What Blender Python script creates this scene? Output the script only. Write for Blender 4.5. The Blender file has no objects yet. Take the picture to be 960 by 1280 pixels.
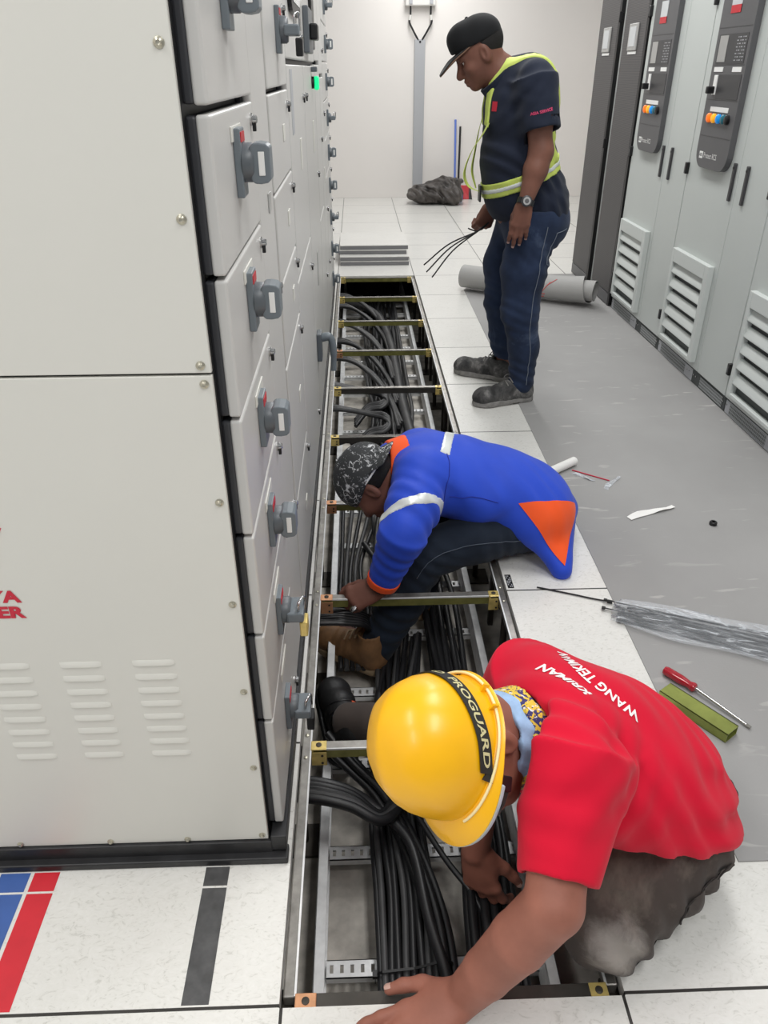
import bpy, bmesh, math, random
import numpy as np
from mathutils import Vector, Matrix
from mathutils.bvhtree import BVHTree
from mathutils.geometry import tessellate_polygon

random.seed(7)
rng = np.random.default_rng(7)
scene = bpy.context.scene
COL = scene.collection
PI = math.pi

# ------------------------------------------------------------------ camera
cd = bpy.data.cameras.new('camera')
cam = bpy.data.objects.new('camera', cd)
COL.objects.link(cam)
yaw, pitch, roll = -0.03225, 0.52673, -0.003492
cd.sensor_fit = 'VERTICAL'
cd.sensor_height = 24.0
cd.lens = 952.97 / 1280.0 * 24.0
cd.clip_start = 0.02
fw = Vector((-math.sin(yaw) * math.cos(pitch), math.cos(yaw) * math.cos(pitch), -math.sin(pitch)))
rt = Vector((math.cos(yaw), math.sin(yaw), 0))
up = rt.cross(fw)
c_, s_ = math.cos(roll), math.sin(roll)
r2 = rt * c_ + up * s_
u2 = rt * -s_ + up * c_
Mc = Matrix((r2, u2, -fw)).transposed().to_4x4()
Mc.translation = Vector((0.15866, -0.72148, 1.41038))
cam.matrix_world = Mc
scene.camera = cam

# ------------------------------------------------------------------ light
w = bpy.data.worlds.new('world')
scene.world = w
w.use_nodes = True
w.node_tree.nodes['Background'].inputs[0].default_value = (0.93, 0.96, 1.0, 1)
w.node_tree.nodes['Background'].inputs[1].default_value = 0.30

def area(name, loc, sx, sy, power, col=(1, 0.995, 0.98)):
    l = bpy.data.lights.new(name, 'AREA')
    l.shape = 'RECTANGLE'
    l.size, l.size_y = sx, sy
    l.energy = power
    l.color = col
    o = bpy.data.objects.new(name, l)
    o.location = loc
    COL.objects.link(o)
    return o
# two rows of ceiling fluorescents
for yy in (-0.9, 1.5, 3.9, 6.3, 8.4):
    area('ceiling_lamp', (0.95, yy, 2.95), 0.5, 1.5, 40)
for yy in (-2.2, -0.2):
    area('ceiling_lamp', (-1.2, yy, 2.95), 0.5, 1.3, 30)
scene.view_settings.view_transform = 'Standard'
scene.view_settings.look = 'None'
scene.view_settings.exposure = -0.16
scene.view_settings.gamma = 1.0
scene.view_settings.use_curve_mapping = False

# ------------------------------------------------------------------ materials
def lin(c):
    out = []
    for v in c:
        v = v / 255.0
        out.append(v / 12.92 if v <= 0.04045 else ((v + 0.055) / 1.055) ** 2.4)
    return (out[0], out[1], out[2], 1.0)

class NT:
    def __init__(s, m):
        s.t = m.node_tree
        s.n = s.t.nodes
        s.b = s.n['Principled BSDF']
    def new(s, typ, **kw):
        n = s.n.new(typ)
        for k, v in kw.items():
            if hasattr(n, k):
                setattr(n, k, v)
            else:
                n.inputs[k].default_value = v
        return n
    def link(s, a, b):
        s.t.links.new(a, b)
    def coords(s, scale=(1, 1, 1), world=True):
        if world:
            g = s.new('ShaderNodeNewGeometry').outputs['Position']
        else:
            g = s.new('ShaderNodeTexCoord').outputs['Object']
        mp = s.new('ShaderNodeMapping')
        mp.inputs['Scale'].default_value = scale
        s.link(g, mp.inputs['Vector'])
        return mp.outputs[0]
    def noise(s, scale, detail=4, vec=None, rough=0.55, dist=0.0):
        n = s.new('ShaderNodeTexNoise')
        n.inputs['Scale'].default_value = scale
        n.inputs['Detail'].default_value = detail
        n.inputs['Roughness'].default_value = rough
        n.inputs['Distortion'].default_value = dist
        s.link(vec if vec is not None else s.coords(), n.inputs['Vector'])
        return n.outputs['Fac']
    def ramp(s, fac, stops, interp='LINEAR'):
        r = s.new('ShaderNodeValToRGB')
        r.color_ramp.interpolation = interp
        e = r.color_ramp.elements
        while len(e) < len(stops):
            e.new(0.5)
        for i, (p, c) in enumerate(stops):
            e[i].position = p
            e[i].color = c if len(c) == 4 else (*c, 1)
        s.link(fac, r.inputs[0])
        return r.outputs[0]
    def mix(s, fac, a, b):
        m = s.new('ShaderNodeMix', data_type='RGBA')
        for inp, v in ((m.inputs[0], fac), (m.inputs[6], a), (m.inputs[7], b)):
            if isinstance(v, (int, float)):
                inp.default_value = v
            elif isinstance(v, tuple):
                inp.default_value = v
            else:
                s.link(v, inp)
        return m.outputs[2]
    def bump(s, h, strength=0.2, dist=0.01):
        b = s.new('ShaderNodeBump')
        b.inputs['Strength'].default_value = strength
        b.inputs['Distance'].default_value = dist
        s.link(h, b.inputs['Height'])
        s.link(b.outputs[0], s.b.inputs['Normal'])
        return b

MATS = {}
def mat(name, col, rough=0.5, metal=0.0, var=0.0, vscale=8.0, bump=0.0, bscale=60.0, bdist=0.004, spec=0.5, emit=None, alpha=None, trans=None, sub=0.0, coat=0.0):
    m = bpy.data.materials.new(name)
    m.use_nodes = True
    t = NT(m)
    c = lin(col)
    t.b.inputs['Base Color'].default_value = c
    t.b.inputs['Roughness'].default_value = rough
    t.b.inputs['Metallic'].default_value = metal
    t.b.inputs['Specular IOR Level'].default_value = spec
    if coat:
        t.b.inputs['Coat Weight'].default_value = coat
        t.b.inputs['Coat Roughness'].default_value = 0.15
    if sub:
        t.b.inputs['Subsurface Weight'].default_value = sub
        t.b.inputs['Subsurface Radius'].default_value = (0.01, 0.004, 0.002)
        t.b.inputs['Subsurface Scale'].default_value = 0.5
    if var:
        f = t.noise(vscale, 5)
        lo = tuple(max(0, v * (1 - var)) for v in c[:3]) + (1,)
        hi = tuple(min(1, v * (1 + var)) for v in c[:3]) + (1,)
        t.link(t.ramp(f, [(0.3, lo), (0.7, hi)]), t.b.inputs['Base Color'])
    if bump:
        t.bump(t.noise(bscale, 3), bump, bdist)
    if emit:
        t.b.inputs['Emission Color'].default_value = lin(emit[0])
        t.b.inputs['Emission Strength'].default_value = emit[1]
    if trans is not None:
        t.b.inputs['Transmission Weight'].default_value = trans
    if alpha is not None:
        t.b.inputs['Alpha'].default_value = alpha
    MATS[name] = m
    return m

# ------------------------------------------------------------------ mesh building
ORG = {}
def vec(p):
    return np.array(p, float)

class MB:
    def __init__(s):
        s.v = []
        s.f = []
    def add(s, vs, fs):
        o = len(s.v)
        s.v.extend([tuple(map(float, p)) for p in vs])
        s.f.extend([tuple(i + o for i in f) for f in fs])
        return s
    def box(s, a, b):
        (x0, y0, z0), (x1, y1, z1) = a, b
        x0, x1 = min(x0, x1), max(x0, x1)
        y0, y1 = min(y0, y1), max(y0, y1)
        z0, z1 = min(z0, z1), max(z0, z1)
        vs = [(x0, y0, z0), (x1, y0, z0), (x1, y1, z0), (x0, y1, z0), (x0, y0, z1), (x1, y0, z1), (x1, y1, z1), (x0, y1, z1)]
        return s.add(vs, [(0, 3, 2, 1), (4, 5, 6, 7), (0, 1, 5, 4), (1, 2, 6, 5), (2, 3, 7, 6), (3, 0, 4, 7)])
    def obox(s, c, ax, ay, az):
        c, ax, ay, az = map(vec, (c, ax, ay, az))
        vs = [c + i * ax + j * ay + k * az for k in (-1, 1) for j in (-1, 1) for i in (-1, 1)]
        fs = [(0, 2, 3, 1), (4, 5, 7, 6), (0, 1, 5, 4), (1, 3, 7, 5), (3, 2, 6, 7), (2, 0, 4, 6)]
        if np.dot(np.cross(ax, ay), az) < 0:
            fs = [f[::-1] for f in fs]
        return s.add(vs, fs)
    def ring_loft(s, rings, cap0=True, cap1=True, closed=True):
        n = len(rings[0])
        vs = [p for r in rings for p in r]
        fs = []
        for i in range(len(rings) - 1):
            for j in range(n if closed else n - 1):
                k = (j + 1) % n
                fs.append((i * n + j, i * n + k, (i + 1) * n + k, (i + 1) * n + j))
        if cap0:
            fs.append(tuple(range(n))[::-1])
        if cap1:
            fs.append(tuple((len(rings) - 1) * n + j for j in range(n)))
        return s.add(vs, fs)
    def tube(s, pts, r, seg=10, cap=True):
        pts = [vec(p) for p in pts]
        rs = r if isinstance(r, (list, tuple, np.ndarray)) else [r] * len(pts)
        t0 = pts[1] - pts[0]
        t0 = t0 / np.linalg.norm(t0)
        a = np.cross(t0, (0, 0, 1))
        if np.linalg.norm(a) < 1e-3:
            a = np.cross(t0, (1, 0, 0))
        a /= np.linalg.norm(a)
        rings = []
        for i, p in enumerate(pts):
            if i == 0:
                t = pts[1] - pts[0]
            elif i == len(pts) - 1:
                t = pts[-1] - pts[-2]
            else:
                t = pts[i + 1] - pts[i - 1]
            t = t / (np.linalg.norm(t) + 1e-12)
            a = a - np.dot(a, t) * t
            a /= np.linalg.norm(a)
            b = np.cross(t, a)
            rings.append([p + rs[i] * (math.cos(2 * PI * k / seg) * a + math.sin(2 * PI * k / seg) * b) for k in range(seg)])
        return s.ring_loft(rings, cap, cap)
    def cyl(s, a, b, r0, r1=None, seg=20):
        return s.tube([a, b], [r0, r0 if r1 is None else r1], seg)
    def lathe(s, c, axis, prof, seg=24):
        axis = vec(axis)
        axis = axis / np.linalg.norm(axis)
        a = np.cross(axis, (0, 0, 1))
        if np.linalg.norm(a) < 1e-3:
            a = np.array([1.0, 0, 0])
        a /= np.linalg.norm(a)
        b = np.cross(axis, a)
        rings = [[vec(c) + h * axis + r * (math.cos(2 * PI * k / seg) * a + math.sin(2 * PI * k / seg) * b) for k in range(seg)] for r, h in prof]
        return s.ring_loft(rings)
    def prism(s, poly, ext):
        """extrude a planar polygon (list of 3D points, may be concave) along ext"""
        n = len(poly)
        P = [vec(p) for p in poly]
        e = vec(ext)
        tris = tessellate_polygon([[Vector(p) for p in P]])
        nrm = sum((np.cross(P[i] , P[(i + 1) % n]) for i in range(n)), np.zeros(3))
        flip = np.dot(nrm, e) < 0
        fs = []
        for t in tris:
            t = tuple(t)
            tn = np.cross(P[t[1]] - P[t[0]], P[t[2]] - P[t[0]])
            if np.dot(tn, e) > 0:
                t = t[::-1]
            fs.append(t)
            fs.append(tuple(i + n for i in t[::-1]))
        for i in range(n):
            j = (i + 1) % n
            q = (i, j, j + n, i + n)
            fs.append(q[::-1] if flip else q)
        return s.add(P + [p + e for p in P], fs)
    def ribbon(s, pts, widths, nrm, th=0.002):
        """flat strip: pts centre line, widths = list of half-width vectors, nrm = list of normals"""
        rings = []
        for p, w_, n_ in zip(pts, widths, nrm):
            p, w_, n_ = vec(p), vec(w_), vec(n_)
            n_ = n_ / np.linalg.norm(n_) * th / 2
            rings.append([p - w_ - n_, p + w_ - n_, p + w_ + n_, p - w_ + n_])
        return s.ring_loft(rings)
    def build(s, name, m, parent=None, bevel=0.0, smooth=None, seg=2, local=False, mats=None):
        off = np.zeros(3) if (parent is None or local) else ORG.get(parent.name, np.zeros(3))
        me = bpy.data.meshes.new(name)
        V = np.array(s.v, float).reshape(-1, 3) - off
        me.from_pydata(V.tolist(), [], s.f)
        me.validate()
        me.update()
        o = bpy.data.objects.new(name, me)
        COL.objects.link(o)
        me.materials.append(MATS[m] if isinstance(m, str) else m)
        if parent is not None:
            o.parent = parent
            ORG[o.name] = ORG.get(parent.name, np.zeros(3))
        if smooth is not None:
            me.shade_smooth()
            me.set_sharp_from_angle(angle=math.radians(smooth))
        if bevel:
            md = o.modifiers.new('bevel', 'BEVEL')
            md.width = bevel
            md.segments = seg
            md.limit_method = 'ANGLE'
            md.angle_limit = math.radians(40)
        return o

def tag(o, label=None, cat=None, group=None, kind=None):
    if label: o['label'] = label
    if cat: o['category'] = cat
    if group: o['group'] = group
    if kind: o['kind'] = kind
    return o

def thing(name, label, cat, loc=(0, 0, 0), group=None):
    o = bpy.data.objects.new(name, None)
    o.empty_display_size = 0.05
    COL.objects.link(o)
    o.location = loc
    ORG[o.name] = vec(loc)
    return tag(o, label, cat, group)

def copy_tree(o, parent=None):
    c = o.copy()
    COL.objects.link(c)
    if parent is not None:
        c.parent = parent
    for ch in list(o.children):
        copy_tree(ch, c)
    return c

def smoothpath(pts, n=8):
    """Catmull-Rom through points"""
    P = [vec(p) for p in pts]
    P = [2 * P[0] - P[1]] + P + [2 * P[-1] - P[-2]]
    out = []
    for i in range(1, len(P) - 2):
        p0, p1, p2, p3 = P[i - 1:i + 3]
        for k in range(n):
            t = k / n
            out.append(0.5 * (2 * p1 + (p2 - p0) * t + (2 * p0 - 5 * p1 + 4 * p2 - p3) * t * t + (3 * p1 - p0 - 3 * p2 + p3) * t ** 3))
    out.append(P[-2])
    return out

def text_mesh(txt, size, bold=0.0, align='CENTER', spacing=1.0, res=3):
    cu = bpy.data.curves.new('lettering', 'FONT')
    cu.body = txt
    cu.size = size
    cu.align_x = align
    cu.align_y = 'CENTER'
    cu.offset = bold
    cu.space_character = spacing
    cu.resolution_u = res
    ob = bpy.data.objects.new('lettering', cu)
    COL.objects.link(ob)
    dg = bpy.context.evaluated_depsgraph_get()
    me = bpy.data.meshes.new_from_object(ob.evaluated_get(dg))
    bm = bmesh.new()
    bm.from_mesh(me)
    bmesh.ops.triangulate(bm, faces=bm.faces)
    V = np.array([v.co[:] for v in bm.verts])
    F = [tuple(v.index for v in f.verts) for f in bm.faces]
    bm.free()
    bpy.data.objects.remove(ob)
    bpy.data.curves.remove(cu)
    return V, F

def flat_text(txt, size, c, ux, uy, name, m, parent, bold=0.0, lift=0.0008, spacing=1.0, align='CENTER', shear=0.0, sx=1.0):
    V, F = text_mesh(txt, size, bold, align, spacing)
    c, ux, uy = map(vec, (c, ux, uy))
    n = np.cross(ux, uy)
    P = c + ((V[:, :1] * sx + shear * V[:, 1:2]) * ux) + V[:, 1:2] * uy + lift * n
    b = MB()
    b.add(P, F)
    return b.build(name, m, parent)
# ------------------------------------------------------------------ materials used
def m_floor(name, seams=True, mat_like=False):
    m = mat(name, (232, 231, 226), 0.28, spec=0.45)
    t = NT(m)
    P = t.coords()
    n1 = t.noise(38, 3, t.coords((1, 1.6, 1)), 0.6, 2.5)
    base = t.ramp(n1, [(0.30, lin((203, 202, 196))), (0.42, lin((222, 221, 216))), (0.75, lin((229, 228, 224)))])
    n2 = t.noise(3.0, 4)
    base = t.mix(t.ramp(n2, [(0.45, (0, 0, 0)), (0.8, (0.16, 0.16, 0.16))]), base, lin((186, 182, 176)))
    if seams:
        sep = t.new('ShaderNodeSeparateXYZ')
        g = t.new('ShaderNodeNewGeometry')
        t.link(g.outputs['Position'], sep.inputs[0])
        ds = []
        for ax in (0, 1):
            a = t.new('ShaderNodeMath', operation='DIVIDE'); t.link(sep.outputs[ax], a.inputs[0]); a.inputs[1].default_value = 0.6
            b = t.new('ShaderNodeMath', operation='ADD'); t.link(a.outputs[0], b.inputs[0]); b.inputs[1].default_value = 100.5
            f = t.new('ShaderNodeMath', operation='FRACT'); t.link(b.outputs[0], f.inputs[0])
            c = t.new('ShaderNodeMath', operation='SUBTRACT'); t.link(f.outputs[0], c.inputs[0]); c.inputs[1].default_value = 0.5
            d = t.new('ShaderNodeMath', operation='ABSOLUTE'); t.link(c.outputs[0], d.inputs[0])
            ds.append(d.outputs[0])
        mn = t.new('ShaderNodeMath', operation='MINIMUM'); t.link(ds[0], mn.inputs[0]); t.link(ds[1], mn.inputs[1])
        lt = t.new('ShaderNodeMath', operation='LESS_THAN'); t.link(mn.outputs[0], lt.inputs[0]); lt.inputs[1].default_value = 0.0048
        base = t.mix(lt.outputs[0], base, lin((52, 50, 48)))
    t.link(base, t.b.inputs['Base Color'])
    return m

m_floor('floor_tile')
m_floor('loose_tile', False)
mat('tile_edge', (128, 128, 130), 0.5)
mat('wall_paint', (236, 232, 228), 0.8, var=0.012, vscale=1.5)
mat('concrete', (186, 181, 173), 0.9, var=0.42, vscale=11, bump=0.3, bscale=40)
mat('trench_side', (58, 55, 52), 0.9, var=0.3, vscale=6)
mat('panel_beige', (215, 214, 207), 0.42, var=0.015, vscale=2, bump=0.03, bscale=700, bdist=0.0004)
mat('door_grey', (196, 195, 192), 0.38, var=0.01, vscale=3, bump=0.06, bscale=900, bdist=0.0004)
mat('black_frame', (26, 26, 28), 0.45, var=0.25, vscale=20)
mat('gasket', (52, 53, 57), 0.5)
mat('plinth_black', (34, 34, 36), 0.5, var=0.4, vscale=25)
mat('handle_grey', (112, 120, 126), 0.4)
mat('handle_dark', (92, 98, 103), 0.4)
mat('white_plastic', (238, 238, 236), 0.4)
mat('red_plastic', (196, 30, 44), 0.4)
mat('chrome', (200, 200, 200), 0.2, 1.0)
mat('bolt_zinc', (188, 184, 168), 0.35, 0.8)
mat('black_plastic', (20, 20, 22), 0.4)
mat('galvanised', (226, 227, 227), 0.45, 0.12, var=0.12, vscale=30)
mat('steel_bar', (150, 147, 142), 0.38, 0.7, var=0.25, vscale=30)
mat('zinc_olive', (136, 134, 76), 0.36, 0.45, var=0.28, vscale=22)
mat('dark_bar', (76, 73, 69), 0.42, 0.6, var=0.2, vscale=20)
mat('copper', (226, 168, 128), 0.35, 0.7, var=0.15, vscale=40)
mat('brass', (222, 198, 122), 0.34, 0.4, var=0.2, vscale=40)
mat('pedestal', (66, 62, 56), 0.5, 0.5, var=0.3, vscale=20)
mat('cable', (33, 33, 35), 0.42, var=0.2, vscale=12, bump=0.05, bscale=120)
mat('cable_worn', (66, 66, 67), 0.5, var=0.25, vscale=16)
mat('ups_grey', (194, 199, 196), 0.42, var=0.01, vscale=3)
mat('ups_light', (204, 209, 206), 0.42)
mat('ups_panel', (88, 88, 90), 0.42)
mat('ups_panel_dark', (60, 60, 62), 0.4)
mat('vent_dark', (70, 74, 74), 0.6)
mat('rack_frame', (190, 192, 190), 0.45)
mat('rack_black', (18, 18, 19), 0.4)
mat('amber', (244, 120, 30), 0.3, emit=((255, 110, 20), 0.5))
mat('amber_light', (250, 176, 40), 0.3, emit=((255, 170, 40), 0.4))
mat('blue_btn', (20, 140, 214), 0.3, emit=((20, 130, 220), 0.3))
mat('teal_btn', (20, 104, 120), 0.3)
mat('green_lamp', (30, 214, 140), 0.3, emit=((20, 230, 140), 0.9))
mat('red_print', (196, 28, 54), 0.5)
mat('tape_blue', (62, 96, 164), 0.45, var=0.06, vscale=20)
mat('tape_red', (208, 38, 52), 0.45, var=0.06, vscale=20)
mat('tape_black', (74, 74, 75), 0.5, var=0.35, vscale=30)
mat('trunking', (176, 178, 182), 0.5)
mat('box_white', (222, 220, 216), 0.5)
mat('lcd_frame', (176, 176, 174), 0.3, 0.3)
mat('lcd', (200, 204, 206), 0.15)

def m_mat():
    m = mat('mat_grey', (160, 158, 157), 0.62)
    t = NT(m)
    n = t.noise(1.2, 4)
    base = t.ramp(n, [(0.3, lin((145, 144, 143))), (0.7, lin((159, 158, 157)))])
    # scuffs: stretched specks
    sc = t.noise(8.5, 3, t.coords((0.7, 2.8, 1)), 0.5, 0.8)
    big = t.noise(1.7, 2, t.coords((1, 1, 1)))
    mul = t.new('ShaderNodeMath', operation='MULTIPLY')
    t.link(t.ramp(sc, [(0.635, (0, 0, 0)), (0.69, (1, 1, 1))]), mul.inputs[0])
    t.link(t.ramp(big, [(0.38, (0, 0, 0)), (0.6, (0.6, 0.6, 0.6))]), mul.inputs[1])
    base = t.mix(mul.outputs[0], base, lin((196, 193, 190)))
    t.link(base, t.b.inputs['Base Color'])
    # fine woven dots
    v = t.new('ShaderNodeTexVoronoi'); v.inputs['Scale'].default_value = 220
    t.link(t.coords(), v.inputs['Vector'])
    t.bump(v.outputs['Distance'], 0.25, 0.001)
m_mat()

def m_rack():
    m = mat('rack_mesh', (82, 80, 80), 0.55)
    t = NT(m)
    wv = t.new('ShaderNodeTexWave'); wv.bands_direction = 'Z'
    wv.inputs['Scale'].default_value = 40
    t.link(t.coords(), wv.inputs['Vector'])
    t.link(t.ramp(wv.outputs['Fac'], [(0.3, lin((70, 68, 68))), (0.7, lin((94, 92, 92)))]), t.b.inputs['Base Color'])
m_rack()

def m_perf():
    m = mat('plinth_mesh', (100, 104, 104), 0.5)
    t = NT(m)
    br = t.new('ShaderNodeTexBrick')
    br.offset = 0.0
    br.inputs['Scale'].default_value = 1.0
    br.inputs['Mortar Size'].default_value = 0.0028
    br.inputs['Brick Width'].default_value = 0.011
    br.inputs['Row Height'].default_value = 0.0145
    br.inputs['Color1'].default_value = lin((28, 29, 30))
    br.inputs['Color2'].default_value = lin((28, 29, 30))
    br.inputs['Mortar'].default_value = lin((150, 154, 154))
    sx = t.new('ShaderNodeSeparateXYZ'); g = t.new('ShaderNodeNewGeometry')
    t.link(g.outputs['Position'], sx.inputs[0])
    cb = t.new('ShaderNodeCombineXYZ')
    t.link(sx.outputs[1], cb.inputs[0]); t.link(sx.outputs[2], cb.inputs[1])
    t.link(cb.outputs[0], br.inputs['Vector'])
    t.link(br.outputs['Color'], t.b.inputs['Base Color'])
m_perf()

# ------------------------------------------------------------------ room shell
TX0, TX1, TY0, TY1 = -0.004, 0.604, 0.0, 5.4
b = MB()
T = 0.032
b.box((-2.4, -2.6, -T), (TX0, 9.6, 0))
b.box((TX1, -2.6, -T), (3.7, 9.6, 0))
b.box((TX0, -2.6, -T), (TX1, TY0 - 0.004, 0))
b.box((TX0, TY1 + 0.004, -T), (TX1, 9.6, 0))
tag(b.build('floor', 'floor_tile'), kind='structure')
DZ = -0.37
tag(MB().box((-0.6, -0.9, DZ - 0.05), (1.3, 6.3, DZ)).build('floor_lower', 'concrete'), kind='structure')
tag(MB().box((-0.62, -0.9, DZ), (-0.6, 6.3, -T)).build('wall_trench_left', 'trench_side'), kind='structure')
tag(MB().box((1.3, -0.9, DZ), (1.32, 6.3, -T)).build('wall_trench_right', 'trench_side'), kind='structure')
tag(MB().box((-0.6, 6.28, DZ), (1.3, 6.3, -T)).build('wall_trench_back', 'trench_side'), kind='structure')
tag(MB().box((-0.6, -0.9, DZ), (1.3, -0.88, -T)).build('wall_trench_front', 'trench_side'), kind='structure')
tag(MB().box((-2.4, 9.6, 0), (3.7, 9.75, 3.1)).build('wall_back', 'wall_paint'), kind='structure')
tag(MB().box((3.6, -2.6, 0), (3.75, 9.6, 3.1)).build('wall_right', 'wall_paint'), kind='structure')
tag(MB().box((-2.4, -2.6, 0), (-2.25, 9.6, 3.1)).build('wall_left', 'wall_paint'), kind='structure')

# floor covering
b = MB()
mp = [(0.915, 0.245), (1.875, 0.245), (1.875, 5.38), (1.16, 5.38), (0.935, 4.93)]
b.prism([(x, y, 0.0) for x, y in mp], (0, 0, 0.003))
tag(b.build('floor_mat', 'mat_grey'), 'scuffed grey vinyl floor mat laid over the white tiles', 'mat')

# tape stripes on the near tile
for nm, x0, x1, y0, lb in (('tape_blue', -0.588, -0.529, 0.006, 'blue floor tape stripe beside the red stripe on the near tile'),
                      ('tape_red', -0.521, -0.470, 0.006, 'red floor tape stripe on the near white tile'),
                      ('tape_black', -0.175, -0.127, 0.006, 'black worn floor tape stripe on the near white tile')):
    b = MB()
    b.box((x0, y0, 0.0), (x1, 0.226, 0.0007))
    b.box((x0, 0.231, 0.0), (x1, 0.272, 0.0007))
    tag(b.build('floor_tape', nm), lb, 'tape')

# small black sticker on tile
st = MB().box((0.610, 1.212, 0), (0.629, 1.285, 0.0006)).build('floor_sticker', 'black_plastic')
tag(st, 'small black label stuck on tile corner beside the trench', 'sticker')
bb = MB()
for i in range(3):
    for j in range(7):
        if (i * 7 + j * 5) % 4:
            bb.box((0.6125 + i * 0.0052, 1.218 + j * 0.0092, 0.0006), (0.6155 + i * 0.0052, 1.224 + j * 0.0092, 0.0008))
bb.build('printed_mark', 'trunking', st)

# ------------------------------------------------------------------ under-floor steelwork
def stringer_rail(x0, x1, nm, label):
    t = thing('floor_stringer', label, 'stringer', ((x0 + x1) / 2, 0, -0.012))
    b = MB()
    b.box((x0, 0.02, -0.040), (x1, 5.39, -0.013))
    b.build('beam', 'steel_bar', t, bevel=0.003)
    e = MB()
    xi = x1 if x0 < 0.3 else x0
    e.box((xi - 0.002, 0.02, -0.0135), (xi + 0.002, 5.39, -0.0095))
    e.build('pale_edge', 'galvanised', t)
    for k in range(1, 9):
        for dy in (-0.035, 0.035):
            MB().lathe(((x0 + x1) / 2, 0.6 * k + dy, -0.0135), (0, 0, 1), [(0.005, 0), (0.005, 0.002), (0.002, 0.0035)], 10).build('screw', 'bolt_zinc', t, smooth=40)
stringer_rail(0.000, 0.022, 'l', 'long steel stringer along the trench edge under the grey switchgear')
stringer_rail(0.578, 0.600, 'r', 'long steel stringer along the trench edge under the white tiles')

ordn = ['under the hand of the worker in red', 'passing under the yellow helmet', 'gripped by the hand of the worker in blue',
        'below the paint-splashed cap', 'behind the back of the worker in blue', 'fifth in front of the tile stack', 'fourth in front of the tile stack',
        'third in front of the tile stack', 'second in front of the tile stack', 'at the foot of the tile stack']
for k in range(10):
    y = 0.6 * k if k else 0.012
    if k == 9: y = 5.388
    t = thing('crossbar', 'steel crossbar spanning the open trench, ' + ordn[k], 'crossbar', (0.3, y, -0.012), 'crossbars over the floor trench')
    b = MB()
    b.box((0.024, y - 0.012, -0.0125), (0.576, y + 0.012, -0.0095))
    b.build('top_flange', 'dark_bar' if k in (0, 4) else 'steel_bar', t, bevel=0.001)
    b = MB()
    b.box((0.024, y - 0.0125, -0.040), (0.576, y - 0.0095, -0.0125))
    b.box((0.024, y + 0.0095, -0.040), (0.576, y + 0.0125, -0.0125))
    b.build('web', 'dark_bar' if k in (0, 4, 5) else 'zinc_olive', t)
    b = MB().box((0.03, y - 0.0142, -0.0135), (0.57, y - 0.0115, -0.0085))
    b.build('edge_lip', 'galvanised' if k in (1, 2, 3) else 'steel_bar', t)
    for side in (0, 1):
        if side == 0:
            x0, x1 = 0.022, 0.060
        else:
            x0, x1 = 0.546, 0.578
        mt = ('copper' if k in (0, 2, 3, 6) else 'brass') if side == 0 else 'brass'
        zb = -0.062 if k < 3 else -0.050
        b = MB()
        b.box((x0, y - 0.0175, zb), (x1, y - 0.0145, -0.018))
        b.box((x0, y - 0.0175, -0.0105), (x1, y + 0.012, -0.0075))
        b.box((x0, y - 0.0175, -0.019), (x0 + 0.006, y - 0.0145, -0.0075))
        br = b.build('bracket', mt, t, bevel=0.002)
        for dz in (-0.028, zb + 0.010):
            MB().lathe(((x0 + x1) / 2 + 0.008, y - 0.0176, dz), (0, -1, 0), [(0.0032, 0), (0.0032, 0.0015)], 10).build('screw', 'pedestal', br)
        MB().lathe(((x0 + x1) / 2, y - 0.002, -0.0075), (0, 0, 1), [(0.007, 0), (0.007, 0.0015), (0.004, 0.0022)], 12).build('screw', 'pedestal', br)

for k in range(10):
    for sx in (0, 1):
        x = -0.012 if sx == 0 else 0.606
        y = min(max(0.6 * k, 0.02), 5.38)
        t = thing('floor_pedestal', 'dark steel pedestal post holding up the raised floor along the ' + ('switchgear' if sx == 0 else 'white tile') + ' side', 'pedestal', (x, y, DZ),
                  'pedestals under the switchgear side' if sx == 0 else 'pedestals under the tile side')
        MB().cyl((x, y, DZ + 0.008), (x, y, -0.052), 0.011, seg=14).build('post', 'pedestal', t, smooth=40)
        MB().box((x - 0.05, y - 0.05, DZ), (x + 0.05, y + 0.05, DZ + 0.008)).build('base_plate', 'pedestal', t, bevel=0.002)
        MB().box((x - 0.03, y - 0.03, -0.052), (x + 0.03, y + 0.03, -0.041)).build('head', 'pedestal', t, bevel=0.003)
# extra braces standing on the tile side
for i, y in enumerate((1.02, 1.5, 2.2, 2.62, 2.9, 3.25, 3.8, 4.05, 4.4, 4.7)):
    tag(MB().box((0.612, y - 0.012, DZ), (0.630, y + 0.012, -0.034)).build('upright_channel', 'pedestal', bevel=0.002),
        'dark steel upright channel under the white tile edge', 'upright', 'uprights under the tile side')

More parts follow.
